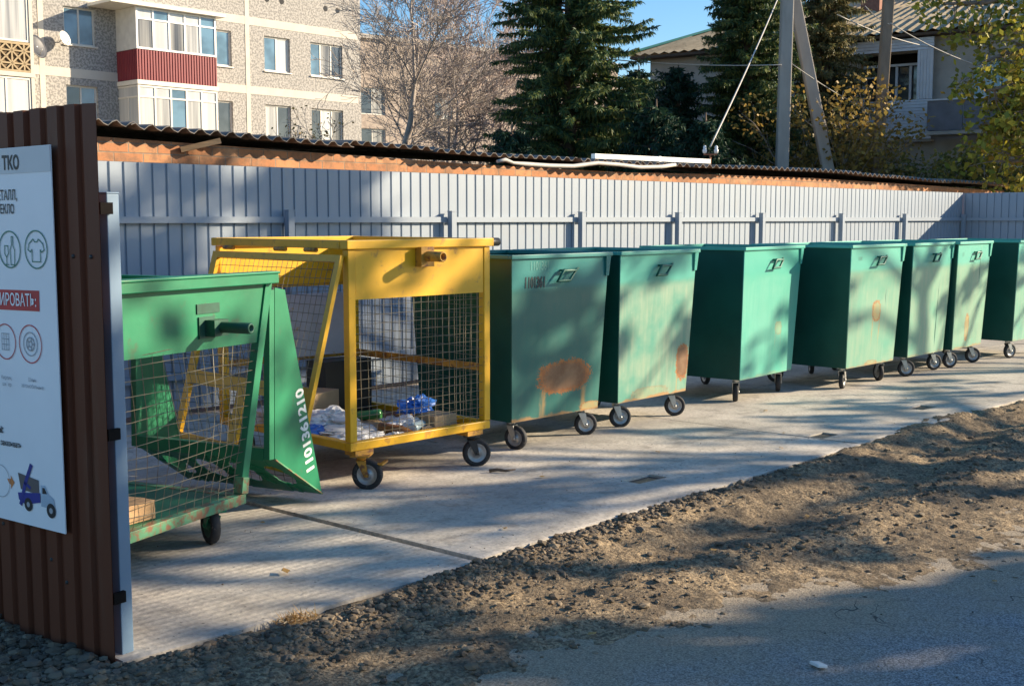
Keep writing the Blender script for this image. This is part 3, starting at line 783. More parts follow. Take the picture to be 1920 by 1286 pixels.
# ------------------------------------------------------------------ green wheeled bins
TOPZ, BOTZ = 1.30, .20
def bin_mat(idx, base, fade, fadeamt, rusts, edge=.5, fresh=(.05, .36, .29)):
    m, nt, b = nodes('bin_paint_%s' % ('abcdefgh'[idx])); g = G(nt)
    c = g.coords('Object'); sp = g.n('ShaderNodeSeparateXYZ'); g.link(c, sp.inputs[0]); X, Y, Z = sp.outputs
    off = g.n('ShaderNodeVectorMath', operation='ADD'); g.link(c, off.inputs[0]); off.inputs[1].default_value = (idx * 7.3, idx * 3.1, idx * 1.7); cc = off.outputs[0]
    mp = g.n('ShaderNodeMapping'); g.link(cc, mp.inputs[0]); mp.inputs[3].default_value = (1, 1, .09)
    streak = g.noise(mp.outputs[0], 26, 4, .6); broad = g.noise(cc, 3.2, 4, .55)
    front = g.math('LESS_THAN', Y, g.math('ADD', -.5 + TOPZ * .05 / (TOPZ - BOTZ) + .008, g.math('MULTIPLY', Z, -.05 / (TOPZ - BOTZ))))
    f = g.math('MULTIPLY', g.math('ADD', .45, g.math('MULTIPLY', g.ramp(streak, .3, .7), .55)), g.ramp(broad, .22, .55))
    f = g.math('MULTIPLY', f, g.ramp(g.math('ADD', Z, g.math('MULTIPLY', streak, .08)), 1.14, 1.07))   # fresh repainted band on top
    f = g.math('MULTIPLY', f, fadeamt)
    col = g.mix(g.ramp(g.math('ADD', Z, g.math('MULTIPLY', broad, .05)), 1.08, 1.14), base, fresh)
    col = g.mix(f, col, fade)
    spk = g.ramp(g.noise(cc, 38, 3, .7), .70, .76)
    col = g.mix(g.math('MULTIPLY', spk, .5), col, (.5, .52, .42))
    dn = g.noise(cc, 7, 5, .65); dn2 = g.noise(cc, 30, 4, .65)
    wob = g.math('ADD', g.math('MULTIPLY', g.math('SUBTRACT', dn, .5), .9), g.math('MULTIPLY', g.math('SUBTRACT', dn2, .5), .5))
    for (rx_, rz_, ax, az, strength, kind) in rusts:
        dx = g.math('DIVIDE', g.math('SUBTRACT', X, rx_), ax); dz = g.math('DIVIDE', g.math('SUBTRACT', Z, rz_), az)
        p4 = g.math('ADD', g.math('POWER', g.math('ABSOLUTE', dx), 2.5), g.math('POWER', g.math('ABSOLUTE', dz), 2.5))
        rr = g.math('ADD', g.math('POWER', p4, .4), g.math('ADD', g.math('MULTIPLY', wob, .5), g.math('MULTIPLY', g.math('SUBTRACT', g.noise(cc, 60, 4, .75), .5), .8)))
        msk = g.math('MULTIPLY', g.ramp(rr, 1.03, .95), front)
        ringm = g.math('MULTIPLY', g.ramp(rr, .68, .95), msk)
        inner = g.mix(g.ramp(dn, .35, .65), (.17, .075, .035), (.25, .14, .075)) if kind == 'scab' else g.mix(g.ramp(dn, .3, .7), (.52, .33, .12), (.30, .36, .20))
        rustc = g.mix(ringm, inner, g.mix(g.ramp(dn2, .3, .7), (.46, .17, .035), (.27, .085, .025)))
        col = g.mix(g.math('MULTIPLY', msk, strength), col, rustc)
        # drips below both flanks of the scab
        dd = g.math('ABSOLUTE', g.math('SUBTRACT', g.math('ABSOLUTE', g.math('ADD', dx, g.math('MULTIPLY', wob, .25))), .78))
        dr = g.math('MULTIPLY', g.math('MULTIPLY', g.ramp(dd, .15, .02), g.ramp(streak, .25, .6)), g.math('MULTIPLY', g.ramp(dz, -.6, -.9), g.ramp(dz, -3.6, -1.8)))
        dr = g.math('MULTIPLY', g.math('MULTIPLY', dr, front), strength * .75)
        col = g.mix(dr, col, (.42, .25, .09))
    # rust creeping up from the bottom edge
    eb = g.math('ADD', g.math('MULTIPLY', g.math('SUBTRACT', Z, .2), 18), g.math('MULTIPLY', dn, -1.6))
    col = g.mix(g.math('MULTIPLY', g.ramp(eb, -.35, -.75), edge), col, (.40, .20, .07))
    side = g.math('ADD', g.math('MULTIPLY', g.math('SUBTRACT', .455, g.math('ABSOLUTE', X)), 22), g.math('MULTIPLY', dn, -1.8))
    side_shade_col = g.mix(g.ramp(broad, .3, .7), (.004, .060, .046), (.007, .080, .060))  # unfaded green sides, darkened further: their shade is put into the colour
    col = g.mix(g.math('MAXIMUM', front, g.math('GREATER_THAN', Z, 1.287)), side_shade_col, col)
    g.link(col, b.inputs['Base Color']); b.inputs['Roughness'].default_value = .42; b.inputs['Specular IOR Level'].default_value = .4
    h = g.math('ADD', g.noise(cc, 2.2, 2), g.math('MULTIPLY', g.noise(cc, 60, 3), .04)); g.bump(b, h, .22, .03)
    return m

def wheeled_bin(corner, rz, mt, label, yaws, width=1.0, number=None, rim_mat=None, seam=False):
    W2 = width / 2; D2 = .50; wb, db = W2 - .052, D2 - .05
    c_, s_ = cos(R(rz)), sin(R(rz)); lx, ly = W2, D2
    root = empty('waste_container', (corner[0] + lx * c_ - ly * s_, corner[1] + lx * s_ + ly * c_, 0), R(rz), label, 'waste container', 'green wheeled waste containers in a row')
    b = MB()
    def ringpts(x, y, z): return [(-x, -y, z), (x, -y, z), (x, y, z), (-x, y, z)]
    t = .004
    lo, li = ringpts(wb, db, BOTZ), ringpts(wb - t, db - t, BOTZ + t)
    to, ti = ringpts(W2, D2, TOPZ), ringpts(W2 - t, D2 - t, TOPZ)
    sd = corner[0] * 3.7
    for i in range(4):
        j = (i + 1) % 4; NU, NV = 12, 14
        A0, A1, B0, B1 = map(Vector, (lo[i], lo[j], to[i], to[j])); nrm = (A1 - A0).cross(B0 - A0).normalized(); grid = []
        for v in range(NV + 1):
            for u in range(NU + 1):
                p = A0.lerp(A1, u / NU).lerp(B0.lerp(B1, u / NU), v / NV)
                e_ = min(1, 4 * min(u, NU - u) / NU) * min(1, 5 * min(v, NV - v) / NV)
                q = Vector((u / NU * 2.2 + sd, v / NV * 2.6 + i * 5, sd)); k = noise.noise(q) * .010 + noise.noise(q * 2.3) * .005
                grid.append(p + nrm * (k * e_ + .003 * sin(pi * u / NU)))
        n0 = len(b.v); b.v += [tuple(p) for p in grid]
        for v in range(NV):
            for u in range(NU):
                c0 = n0 + v * (NU + 1) + u; b.f.append((c0, c0 + 1, c0 + NU + 2, c0 + NU + 1)); b.sm.append(True)
        b.poly([li[j], li[i], ti[i], ti[j]]); b.poly([to[i], to[j], ti[j], ti[i]])
    b.poly(lo[::-1]); b.poly(li)
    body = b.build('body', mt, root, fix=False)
    rm = rim_mat or mt
    r_ = MB(); o, q = .022, .012; za, zb = TOPZ - .012, TOPZ + .014
    r_.box(-W2 - o, W2 + o, -D2 - o, -D2 + q, za, zb); r_.box(-W2 - o, W2 + o, D2 - q, D2 + o, za, zb)
    r_.box(-W2 - o, -W2 + q, -D2 + q, D2 - q, za, zb); r_.box(W2 - q, W2 + o, -D2 + q, D2 - q, za, zb)
    r_.build('rim', rm, root, bevel=.003)
    br = MB()
    br.hexa([(W2 - .035, -D2 - .006, TOPZ - .15), (W2 - .005, -D2 - .006, TOPZ - .15), (W2 - .005, -D2 + .002, TOPZ - .15), (W2 - .035, -D2 + .002, TOPZ - .15)],
            [(W2 - .045, -D2 - .018, TOPZ - .013), (W2 + .005, -D2 - .018, TOPZ - .013), (W2 + .005, -D2 - .001, TOPZ - .013), (W2 - .045, -D2 - .001, TOPZ - .013)])
    br.build('bracket', rm, root)
    if seam:
        se = MB(); se.bar((W2 * .42, -D2 + .001, TOPZ - .03), (W2 * .42 - .002, -db - .0, BOTZ + .02), .007, .004); se.build('weld_seam', M['seam'], root)
    h = MB(); yh = -D2 - .035; hx, hz = .03, 1.165
    h.tube([(hx - .12, yh, hz - .035), (hx - .05, yh + .004, hz + .036), (hx + .075, yh + .004, hz + .034), (hx + .005, yh, hz - .032)], .0115, 8, closed=True)
    h.tube([(hx - .05, yh + .004, hz + .036), (hx - .05, -D2 + .008, hz + .036)], .008, 8)
    h.tube([(hx + .075, yh + .004, hz + .034), (hx + .15, -D2 + .008, hz + .046)], .008, 8)
    h.build('handle', M['green_handle'], root)
    ins = .085
    for (cx_, cy_), yw in zip(((-wb + ins, -db + ins), (wb - ins, -db + ins), (wb - ins, db - ins), (-wb + ins, db - ins)), yaws):
        caster(root, cx_, cy_, BOTZ - .0005, yw - rz)
    if number:
        al = math.atan2(.05, TOPZ - BOTZ)
        for (tx, xx, zz, sz, wt, mm, sc) in number:
            yy = -D2 + (TOPZ - zz) * .05 / (TOPZ - BOTZ) - .0025
            mt4 = Matrix.Translation((xx, yy, zz)) @ Matrix.Rotation(R(90) + al, 4, 'X')
            lettering(tx, sz, mm, root, mt4, wt, sc)
    return root
M['seam'] = plain('seam_chalky', (.24, .42, .32), .6)
M['green_handle'] = plain('handle_green', (.012, .12, .085), .5)
M['num_faint'] = plain('faded_print', (.10, .30, .26), .6)
FR = (.05, .36, .29)
bm_ = [bin_mat(0, (.012, .14, .12), (.08, .17, .135), .45, [(.06, .465, .275, .115, 1.0, 'scab'), (.36, .23, .12, .03, .7, 'pale')], .75, (.025, .20, .19)),  # first bin: paint colours darkened to stand in for tree shade
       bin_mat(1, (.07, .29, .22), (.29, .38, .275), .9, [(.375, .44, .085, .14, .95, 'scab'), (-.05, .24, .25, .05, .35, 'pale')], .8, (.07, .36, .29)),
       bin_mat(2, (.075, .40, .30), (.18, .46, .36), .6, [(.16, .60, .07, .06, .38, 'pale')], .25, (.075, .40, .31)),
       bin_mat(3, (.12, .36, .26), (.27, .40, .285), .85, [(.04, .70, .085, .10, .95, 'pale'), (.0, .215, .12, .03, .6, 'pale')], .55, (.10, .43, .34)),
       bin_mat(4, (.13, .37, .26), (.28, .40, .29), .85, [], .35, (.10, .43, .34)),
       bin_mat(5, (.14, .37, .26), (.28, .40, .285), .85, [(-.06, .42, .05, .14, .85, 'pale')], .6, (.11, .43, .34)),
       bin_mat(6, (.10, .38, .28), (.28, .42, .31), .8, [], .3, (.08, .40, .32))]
wheeled_bin((5.482, 5.55), 2.0, bm_[0], 'teal container, darkened for its shade, with a big rust scab, next to the yellow cage', (-75, -38, 20, -15),
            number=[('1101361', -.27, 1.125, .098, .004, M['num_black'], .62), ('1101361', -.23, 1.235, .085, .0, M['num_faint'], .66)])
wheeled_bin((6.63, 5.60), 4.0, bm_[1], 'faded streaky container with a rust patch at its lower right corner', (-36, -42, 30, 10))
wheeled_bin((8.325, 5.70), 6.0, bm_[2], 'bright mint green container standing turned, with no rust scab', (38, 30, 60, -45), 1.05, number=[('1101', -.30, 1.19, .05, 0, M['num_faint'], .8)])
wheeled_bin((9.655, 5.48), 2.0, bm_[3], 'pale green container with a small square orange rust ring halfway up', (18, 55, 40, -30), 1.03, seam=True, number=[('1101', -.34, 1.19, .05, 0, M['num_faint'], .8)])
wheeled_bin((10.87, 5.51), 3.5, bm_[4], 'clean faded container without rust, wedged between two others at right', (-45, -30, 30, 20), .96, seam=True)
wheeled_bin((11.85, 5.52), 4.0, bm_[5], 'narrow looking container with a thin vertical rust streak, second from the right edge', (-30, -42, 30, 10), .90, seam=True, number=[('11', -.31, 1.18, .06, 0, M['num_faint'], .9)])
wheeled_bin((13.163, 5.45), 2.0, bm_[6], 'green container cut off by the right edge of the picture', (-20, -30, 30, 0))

# ------------------------------------------------------------------ wire mesh
def wire_mesh(mb, O, U, Vv, nu, nv, r=.0017, jit=.004, bulge=0.0, seed=1, sag=0.0):
    rg = random.Random(seed); O, U, Vv = Vector(O), Vector(U), Vector(Vv); N = U.cross(Vv).normalized()
    def P(a, b, ph):
        w_ = bulge * sin(pi * a) * sin(pi * b) + jit * noise.noise(Vector((a * 3 + seed, b * 3, ph))) * 1.5
        return O + U * a + Vv * b + N * w_
    for i in range(nu + 1):
        a = min(1, max(0, i / nu + rg.uniform(-.25, .25) * jit)); k = 9
        mb.tube([P(a + jit * .5 * noise.noise(Vector((i * 3.3, t, seed))) , t / k, 0) for t in range(k + 1)], r, 4, cap=False)
    for j in range(nv + 1):
        b = j / nv; k = 9
        mb.tube([P(t / k, b + (sag * sin(t * 1.7 + j) + jit * .8 * noise.noise(Vector((t * .8, j * 2.1, seed)))) * (1 - abs(2 * b - 1) ** 4), 0) + N * r * 1.8 for t in range(k + 1)], r, 4, cap=False)
def plate_holes(mb, O, U, Vv, cells, ru, rv, n=24):
    """plate spanned by U and V, with an elliptical hole in each of the cells along V"""
    O, U, Vv = Vector(O), Vector(U), Vector(Vv)
    for c in range(cells):
        v0, v1 = c / cells, (c + 1) / cells; vm = (v0 + v1) / 2
        ring_ = []; rect = []
        for k in range(n):
            a = 2 * pi * k / n; cu, su = cos(a), sin(a)
            ring_.append((.5 + ru * cu, vm + rv * su / cells))
            m_ = max(abs(cu), abs(su)); rect.append((.5 + .5 * cu / m_, vm + .5 * su / m_ / cells))
        for k in range(n):
            j = (k + 1) % n
            mb.poly([O + U * a + Vv * b for a, b in (ring_[k], ring_[j], rect[j], rect[k])])

# ------------------------------------------------------------------ yellow mesh cage
YC = empty('mesh_cage', (4.055, 5.405, 0), R(1.0), 'yellow wire mesh recycling cage on casters with its side flap swung open', 'recycling cage')
Wd, Dp, Zb, Zt = 1.11, 1.36, .235, 1.43
fr = MB(); tb = .05
for x in (0, Wd - tb):
    for y in (0, Dp - tb): fr.box(x, x + tb, y, y + tb, Zb + .052, Zt - .052)
fr.box(0, Wd, 0, tb, Zb, Zb + .05); fr.box(0, Wd, Dp - tb, Dp, Zb, Zb + .05)
fr.box(0, tb, tb + .002, Dp - tb - .002, Zb + .001, Zb + .048); fr.box(Wd - tb, Wd, tb + .002, Dp - tb - .002, Zb + .001, Zb + .048)
fr.build('frame', M['yellow'], YC, bevel=.004)
rm = MB(); o = .018
rm.box(-o, Wd + o, -o, tb, Zt - .05, Zt); rm.box(-o, Wd + o, Dp - tb, Dp + o, Zt - .05, Zt)
rm.box(-o, tb, tb + .002, Dp - tb - .002, Zt - .049, Zt - .001); rm.box(Wd - tb, Wd + o, tb + .002, Dp - tb - .002, Zt - .049, Zt - .001)
rm.build('rim', M['yellow'], YC, bevel=.004)
pnl = MB(); pnl.box(.052, Wd - .052, .006, .010, 1.095, Zt - .052); pnl.box(.052, .10, .0035, .0055, 1.13, Zt - .06); pnl.build('panel', M['yellow'], YC)
MB().box(.052, Wd - .052, Dp - .012, Dp - .008, 1.095, Zt - .052).build('panel', M['yellow'], YC)
MB().box(Wd - .012, Wd - .008, .052, Dp - .052, 1.095, Zt - .052).build('panel', M['yellow'], YC)
mb = MB(); wire_mesh(mb, (.04, .022, .27), (Wd - .08, 0, 0), (0, 0, .84), 18, 16, seed=2, jit=.005); mb.build('mesh_panel', M['wire'], YC)
mb = MB(); wire_mesh(mb, (Wd - .022, .04, .27), (0, Dp - .08, 0), (0, 0, .84), 24, 16, seed=3, jit=.005); mb.build('mesh_panel', M['wire'], YC)
mb = MB(); wire_mesh(mb, (.04, Dp - .022, .27), (Wd - .08, 0, 0), (0, 0, .84), 18, 16, seed=4, jit=.005); mb.build('mesh_panel', M['wire_rust'], YC)
mb = MB(); mb.box(.052, Wd - .052, Dp - .046, Dp - .034, .60, .645); mb.box(Wd - .046, Wd - .034, .052, Dp - .052, .60, .645); mb.build('cross_bar', M['yellow_rust'], YC)
MB().box(.052, Wd - .052, .052, Dp - .052, Zb + .006, Zb + .012).build('floor', M['rusty'], YC)
tr_ = MB(); tr_.box(.50, .60, -.05, .004, 1.27, 1.385); tr_.lathe([(.0, .030), (-.13, .030), (-.135, .027), (-.135, .021), (-.05, .02)], 18, 'y', (.55, -.05, 1.33)); tr_.build('trunnion', M['yellow_rust'], YC)
tr_ = MB(); tr_.lathe([(.0, .026), (.07, .026), (.072, .018), (.02, .017)], 16, 'x', (Wd + .02, .02, Zt - .025)); tr_.build('pivot_stub', M['dark_steel'], YC)
# flap hinged along the left top edge, swung outwards
HX, HZ, FL, FAg = -.022, 1.345, 1.24, R(15.5)
def fp(t, y, off=0): return (HX - sin(FAg) * t + cos(FAg) * off, y, HZ - cos(FAg) * t - sin(FAg) * off)
fl = MB(); upv = (cos(FAg), 0, sin(FAg))
def fbar(t0, y0, t1, y1, wd_, th=.025, nrm=(cos(FAg), 0, -sin(FAg))): fl.bar(fp(t0, y0), fp(t1, y1), wd_, th, nrm)
y0_, y1_ = .02, Dp - .03
fbar(0.0, y0_ + .022, FL, y0_ + .022, .04); fbar(.0, y1_ - .03, FL, y1_ - .03, .06)
fbar(.02, y0_ + .043, .02, y1_ - .061, .04); fbar(FL - .045, y0_ + .043, FL - .045, y1_ - .061, .09)
fbar(.80, y0_ + .043, .80, y1_ - .061, .085)
fbar(.843, .70, FL - .091, .70, .09)
flap = fl.build('flap', M['yellow'], YC)
mb = MB(); wire_mesh(mb, fp(.03, y0_ + .03, .016), Vector(fp(.03, y1_ - .04, .016)) - Vector(fp(.03, y0_ + .03, .016)), Vector(fp(.80, y0_ + .03, .016)) - Vector(fp(.03, y0_ + .03, .016)), 25, 15, seed=6, jit=.005)
mb.build('flap_mesh', M['wire'], flap)
for y in (.25, .55, 1.1): MB().tube([(-.03, y, 1.372), (-.03, y + .11, 1.372)], .013, 8).build('hinge', M['yellow_rust'], YC)
caster(YC, .10, .03, Zb - .03, -52, .09, .05, M['yellow_rust'], brake=True, plate=.11)
caster(YC, Wd - .13, .04, Zb - .03, -35, .09, .045, M['dark_steel'], plate=.11)
caster(YC, Wd - .13, Dp - .12, Zb - .03, 10, .09, .045, M['dark_steel'], plate=.11)
caster(YC, .10, Dp - .12, Zb - .03, 30, .09, .045, M['dark_steel'], plate=.11)
for x, y in ((.10, .03), (Wd - .13, .04), (Wd - .13, Dp - .12), (.10, Dp - .12)): MB().box(x - .065, x + .065, max(.0, y - .065), y + .07, Zb - .03, Zb - .001).build('caster_block', M['yellow_rust'], YC)

# ------------------------------------------------------------------ green mesh cage at left
GC = empty('mesh_cage', (3.113, 5.028, 0), R(20.3), 'battered green wire mesh cage with a hopper door, half hidden by the blue post', 'recycling cage')
xl = -1.02; Dg = .98
def slant(z): return .245 * (z - .16) / 1.03 - .035           # right side leans outwards
for y in (.0, Dg):
    fr = MB(); fr.bar((slant(.2), y, .2), (slant(1.25), y, 1.25), .05, .045, (0, 1, 0)); fr.build('corner_post', M['green_cage'], GC, bevel=.003)
    fr = MB(); fr.bar((xl + .05, y, .2), (xl - .04, y, 1.25), .05, .045, (0, 1, 0)); fr.build('corner_post', M['green_cage'], GC, bevel=.003)
MB().bar((slant(1.25) - .02, .03, 1.235), (slant(1.25) - .02, Dg - .03, 1.235), .05, .04).build('side_rail', M['green_cage'], GC, bevel=.003)
bb = MB(); bb.bar((xl, -.005, .190), (-.01, -.005, .195), .05, .05); bb.bar((xl, Dg, .19), (-.01, Dg, .195), .05, .05); bb.bar((-.035, .025, .192), (-.035, Dg - .03, .192), .05, .045); bb.bar((xl + .04, .025, .19), (xl + .04, Dg - .03, .19), .05, .045)
bb.bar((-.026, -.012, .2205), (-.012, -.012, .30), .05, .05)
bb.build('base_frame', M['green_rust'], GC, bevel=.003)
rm = MB()
xr = .245
rm.bar((xl - .08, -.03, 1.268), (xr, -.03, 1.262), .07, .06); rm.bar((xl - .08, Dg + .03, 1.268), (xr, Dg + .03, 1.262), .07, .06)
rm.bar((xl - .05, .006, 1.266), (xl - .05, Dg - .006, 1.266), .06, .055)
rm.bar((xl - .08, -.05, 1.291), (xr - .002, -.05, 1.286), .05, .012)
rm.build('rim', M['green_cage'], GC, bevel=.004)
pn = MB(); pn.hexa([(xl - .02, -.012, .955), (slant(.945) - .02, -.012, .945), (slant(.945) - .02, -.006, .945), (xl - .02, -.006, .955)], [(xl - .05, -.012, 1.24), (slant(1.24) - .02, -.012, 1.235), (slant(1.24) - .02, -.006, 1.235), (xl - .05, -.006, 1.24)])
pn.build('panel', M['green_cage'], GC)
pn = MB(); pn.hexa([(xl - .02, Dg + .004, .955), (slant(.945) - .02, Dg + .004, .945), (slant(.945) - .02, Dg + .01, .945), (xl - .02, Dg + .01, .955)], [(xl - .05, Dg + .004, 1.24), (slant(1.24) - .02, Dg + .004, 1.235), (slant(1.24) - .02, Dg + .01, 1.235), (xl - .05, Dg + .01, 1.24)])
pn.build('panel', M['green_cage'], GC)
def leanmesh(mb, y, seed, b):
    r_ = random.Random(seed)
    
    nu, nv = 17, 14
    def P(a, t):
        z = .21 + .755 * t; x0 = xl + .03 - .05 * t; x1 = slant(z) - .0
        w_ = -b * sin(pi * min(1, a * 1.05)) * sin(pi * t) ** 1.2 + .014 * noise.noise(Vector((a * 4 + seed, t * 4, 0)))
        return Vector((x0 + (x1 - x0) * a, y + w_, z + .020 * noise.noise(Vector((a * 3.1, t * 6 + seed, 4)))))
    for i in range(nu + 1): mb.tube([P(i / nu + .006 * noise.noise(Vector((i * 1.7, q * .5, seed))), q / 12) for q in range(13)], .0018, 4, cap=False)
    for j in range(nv + 1): mb.tube([P(q / 14, j / nv) + Vector((0, -.004, 0)) for q in range(15)], .0018, 4, cap=False)
mb = MB(); leanmesh(mb, -.004, 3, .05); mb.build('mesh_panel', M['wire'], GC)
mb = MB(); leanmesh(mb, Dg, 8, -.02); mb.build('mesh_panel', M['wire'], GC)
MB().hexa([(xl + .05, .03, .205), (-.06, .03, .205), (-.06, Dg - .03, .205), (xl + .05, Dg - .03, .205)], [(xl + .05, .03, .21), (-.06, .03, .21), (-.06, Dg - .03, .21), (xl + .05, Dg - .03, .21)]).build('floor', M['green_hole'], GC)
tr_ = MB(); tr_.box(-.31, -.20, -.02, -.0125, 1.0, 1.10); tr_.box(-.27, -.17, -.075, -.0201, 1.01, 1.085)
tr_.lathe([(.0, .026), (-.16, .026), (-.165, .022), (-.165, .016), (-.08, .015)], 18, 'y', (-.215, -.075, 1.05)); tr_.box(-.32, -.16, -.018, -.0125, 1.115, 1.16)
tr_.build('trunnion', plain('green_dark_metal', (.02, .085, .055), .5, .2, var=.3, scale=20), GC)
# hopper door: two cheeks, holed bottom plate, mesh front
A_, B_, C_ = (.365, 1.20), (.335, .318), (.757, .047)
hy0, hy1 = .05, .97
dn_ = MB()
dn_.prism([A_, (A_[0] + .085, 1.185), C_, B_], 'y', hy0, hy0 + .005)
door = dn_.build('hopper_door', M['green_cage'], GC)
MB().prism([A_, (A_[0] + .085, 1.185), C_, B_], 'y', hy1, hy1 + .005).build('cheek', M['green_cage'], door)
dn_ = MB(); dn_.bar((A_[0] - .022, hy0 + .02, 1.19), (B_[0] - .022, hy0 + .02, .32), .04, .035, (0, 1, 0)); dn_.bar((A_[0] - .022, hy1 - .02, 1.19), (B_[0] - .022, hy1 - .02, .32), .04, .035, (0, 1, 0))
dn_.bar((A_[0] - .02, hy0 + .042, 1.17), (A_[0] - .02, hy1 - .042, 1.17), .04, .04); dn_.bar((B_[0] - .02, hy0 + .042, .345), (B_[0] - .02, hy1 - .042, .345), .04, .065)
dn_.build('door_frame', plain('green_frame_paint', (.012, .19, .085), .45), door)
mb = MB(); plate_holes(mb, (B_[0], hy0 + .006, B_[1]), (C_[0] - B_[0], 0, C_[1] - B_[1]), (0, hy1 - hy0 - .006, 0), 4, .27, .30)
pl = mb.build('bottom_plate', M['green_cage'], door); sdf = pl.modifiers.new('solid', 'SOLIDIFY'); sdf.thickness = .004
mb = MB(); wire_mesh(mb, (C_[0] - .01, hy0 + .01, C_[1] + .03), (0, hy1 - hy0 - .02, 0), (A_[0] + .085 - C_[0], 0, 1.12), 16, 20, seed=9); mb.build('door_mesh', M['wire'], door)
mb = MB(); mb.bar((B_[0], hy0 - .001, B_[1] - .002), (C_[0], hy0 - .001, C_[1] + .002), .006, .012, (0, 1, 0)); mb.build('worn_edge', M['green_rust'], door)
th = R(101.7); tx = Vector((cos(th), 0, sin(th))); ty = Vector((-sin(th), 0, cos(th)))
lx, lz = .609, .42
lettering('1101361210', .096, M['num_white'], door, Matrix(((tx.x, ty.x, 0, lx), (0, 0, -1, hy0 - .0015), (tx.z, ty.z, 0, lz), (0, 0, 0, 1))), .0035, 1.0)
gd = plain('green_wheel', (.02, .10, .06), .55, var=.3)
caster(GC, -.19, .03, .172, 58, .092, .045, M['green_cage'], hub_m=gd, plate=.10)
caster(GC, xl + .2, .05, .168, 40, .08, .042, M['green_cage'], hub_m=gd, plate=.10)
caster(GC, xl + .2, Dg - .1, .168, 10, .08, .042, M['green_cage'], hub_m=gd, plate=.10)
caster(GC, -.15, Dg - .1, .172, 20, .088, .042, M['green_cage'], hub_m=gd, plate=.10)

# ------------------------------------------------------------------ rubbish in the cages
def crumple(name, loc, size, mt, label, cat, seed, amp=.35, rot=0, group=None):
    import bmesh
    bm = bmesh.new(); bmesh.ops.create_icosphere(bm, subdivisions=4, radius=1)
    for v in bm.verts:
        p = v.co.copy(); n = noise.fractal(p * 1.6 + Vector((seed * 3.7, 0, 0)), .7, 2.3, 4) + .35 * abs(noise.noise(p * 4 + Vector((0, seed, 0))))
        q = p * (1 + amp * n); v.co = Vector((q.x * size[0], q.y * size[1], max(-.5 * size[2], q.z * size[2])))
    me = bpy.data.meshes.new(name); bm.to_mesh(me); bm.free()
    me.materials.append(mt)
    o = bpy.data.objects.new(name, me); COL.objects.link(o); o.location = (loc[0], loc[1], loc[2] + size[2] * .5); o.rotation_euler = (0, 0, rot)
    return tag(o, label, cat, group)
def yl(x, y): 
    a = R(1.0); return (4.055 + x * cos(a) - y * sin(a), 5.405 + x * sin(a) + y * cos(a))
zf = Zb + .013
crumple('plastic_bag', (*yl(.33, .62), zf + .03), (.14, .11, .065), M['bag_white'], 'big crumpled white plastic bag heaped in the left of the yellow cage', 'plastic bag', 3, .5)
crumple('plastic_bag', (*yl(.30, .42), zf), (.19, .14, .035), M['white_dirty'], 'dirty white film under the big white bag in the yellow cage', 'plastic bag', 5, .45)
crumple('plastic_bag', (*yl(.80, .35), zf + .09), (.14, .07, .06), M['bag_blue'], 'bright blue plastic bag lying on rubbish at the right of the yellow cage', 'plastic bag', 7, .6, .3)
crumple('plastic_bag', (*yl(.60, .25), zf), (.10, .08, .05), M['bag_white'], 'small white crumpled bag in the middle of the yellow cage floor', 'plastic bag', 9, .6)
crumple('plastic_bag', (*yl(.10, .55), zf), (.15, .11, .045), M['bag_blue'], 'flat blue plastic bag by the open flap of the yellow cage', 'plastic bag', 11, .4, .4)
crumple('plastic_bag', (*yl(.22, .20), zf), (.16, .09, .03), M['bag_white'], 'flattened white film near the front left corner post of the yellow cage', 'plastic bag', 13, .5)
crumple('plastic_bag', (*yl(.15, .95), zf), (.14, .14, .09), M['white_dirty'], 'grey white bag far back by the flap inside the yellow cage', 'plastic bag', 15, .5)
def flatbox(name, loc, dims, rot, mt, label, cat):
    return tag(MB().box(-dims[0] / 2, dims[0] / 2, -dims[1] / 2, dims[1] / 2, 0, dims[2]).build(name, mt, None, loc, rot, bevel=.004), label, cat)
flatbox('cardboard_box', (*yl(.85, .22), zf), (.20, .16, .085), (0, 0, .1), M['card'], 'squashed brown cardboard box under the blue bag', 'cardboard box')
flatbox('cardboard_sheet', (*yl(.52, .55), zf), (.50, .42, .015), (.03, .05, .3), M['card'], 'flattened cardboard sheet on the yellow cage floor', 'cardboard')
flatbox('grey_board', (*yl(.64, Dp - .11), .63), (.58, .018, .42), (-.06, 0, 0), M['grey_board'], 'speckled grey board propped against the back of the yellow cage', 'board')
flatbox('black_panel', (*yl(.80, Dp - .22), zf), (.40, .20, .36), (0, 0, .05), M['black_film'], 'black wrapped bundle at the back right of the yellow cage', 'bundle')
def bottle(loc, rot, mt, label, r=.033, h=.24):
    b = MB(); b.lathe([(0, .0005), (0, r * .8), (.01, r), (h * .35, r * .94), (h * .6, r), (h * .75, r * .72), (h * .88, r * .36), (h * .90, r * .34)], 18, 'x')
    o = b.build('plastic_bottle', mt, None, (loc[0], loc[1], loc[2] + r), rot); c = MB(); c.lathe([(h * .90, .0005), (h * .90, r * .42), (h, r * .42), (h, .0005)], 14, 'x'); c.build('cap', M['bag_blue'], o)
    return tag(o, label, 'bottle')
M['pet'] = plain('cloudy_bottle', (.40, .50, .52), .15, var=.1); M['pet_brown'] = plain('brown_bottle', (.16, .07, .02), .12, var=.1); M['pet_green'] = plain('green_bottle', (.05, .22, .07), .12, var=.1)
bottle((*yl(.58, .14), zf), (0, 0, .5), M['pet'], 'pale clear plastic bottle lying behind the front mesh of the yellow cage')
bottle((*yl(.40, .24), zf + .02), (0, .15, -.9), M['pet_brown'], 'brown plastic bottle lying on rubbish in the yellow cage')
bottle((*yl(.72, .60), zf + .02), (0, .1, 2.2), M['pet_green'], 'green plastic bottle lying deeper in the yellow cage')
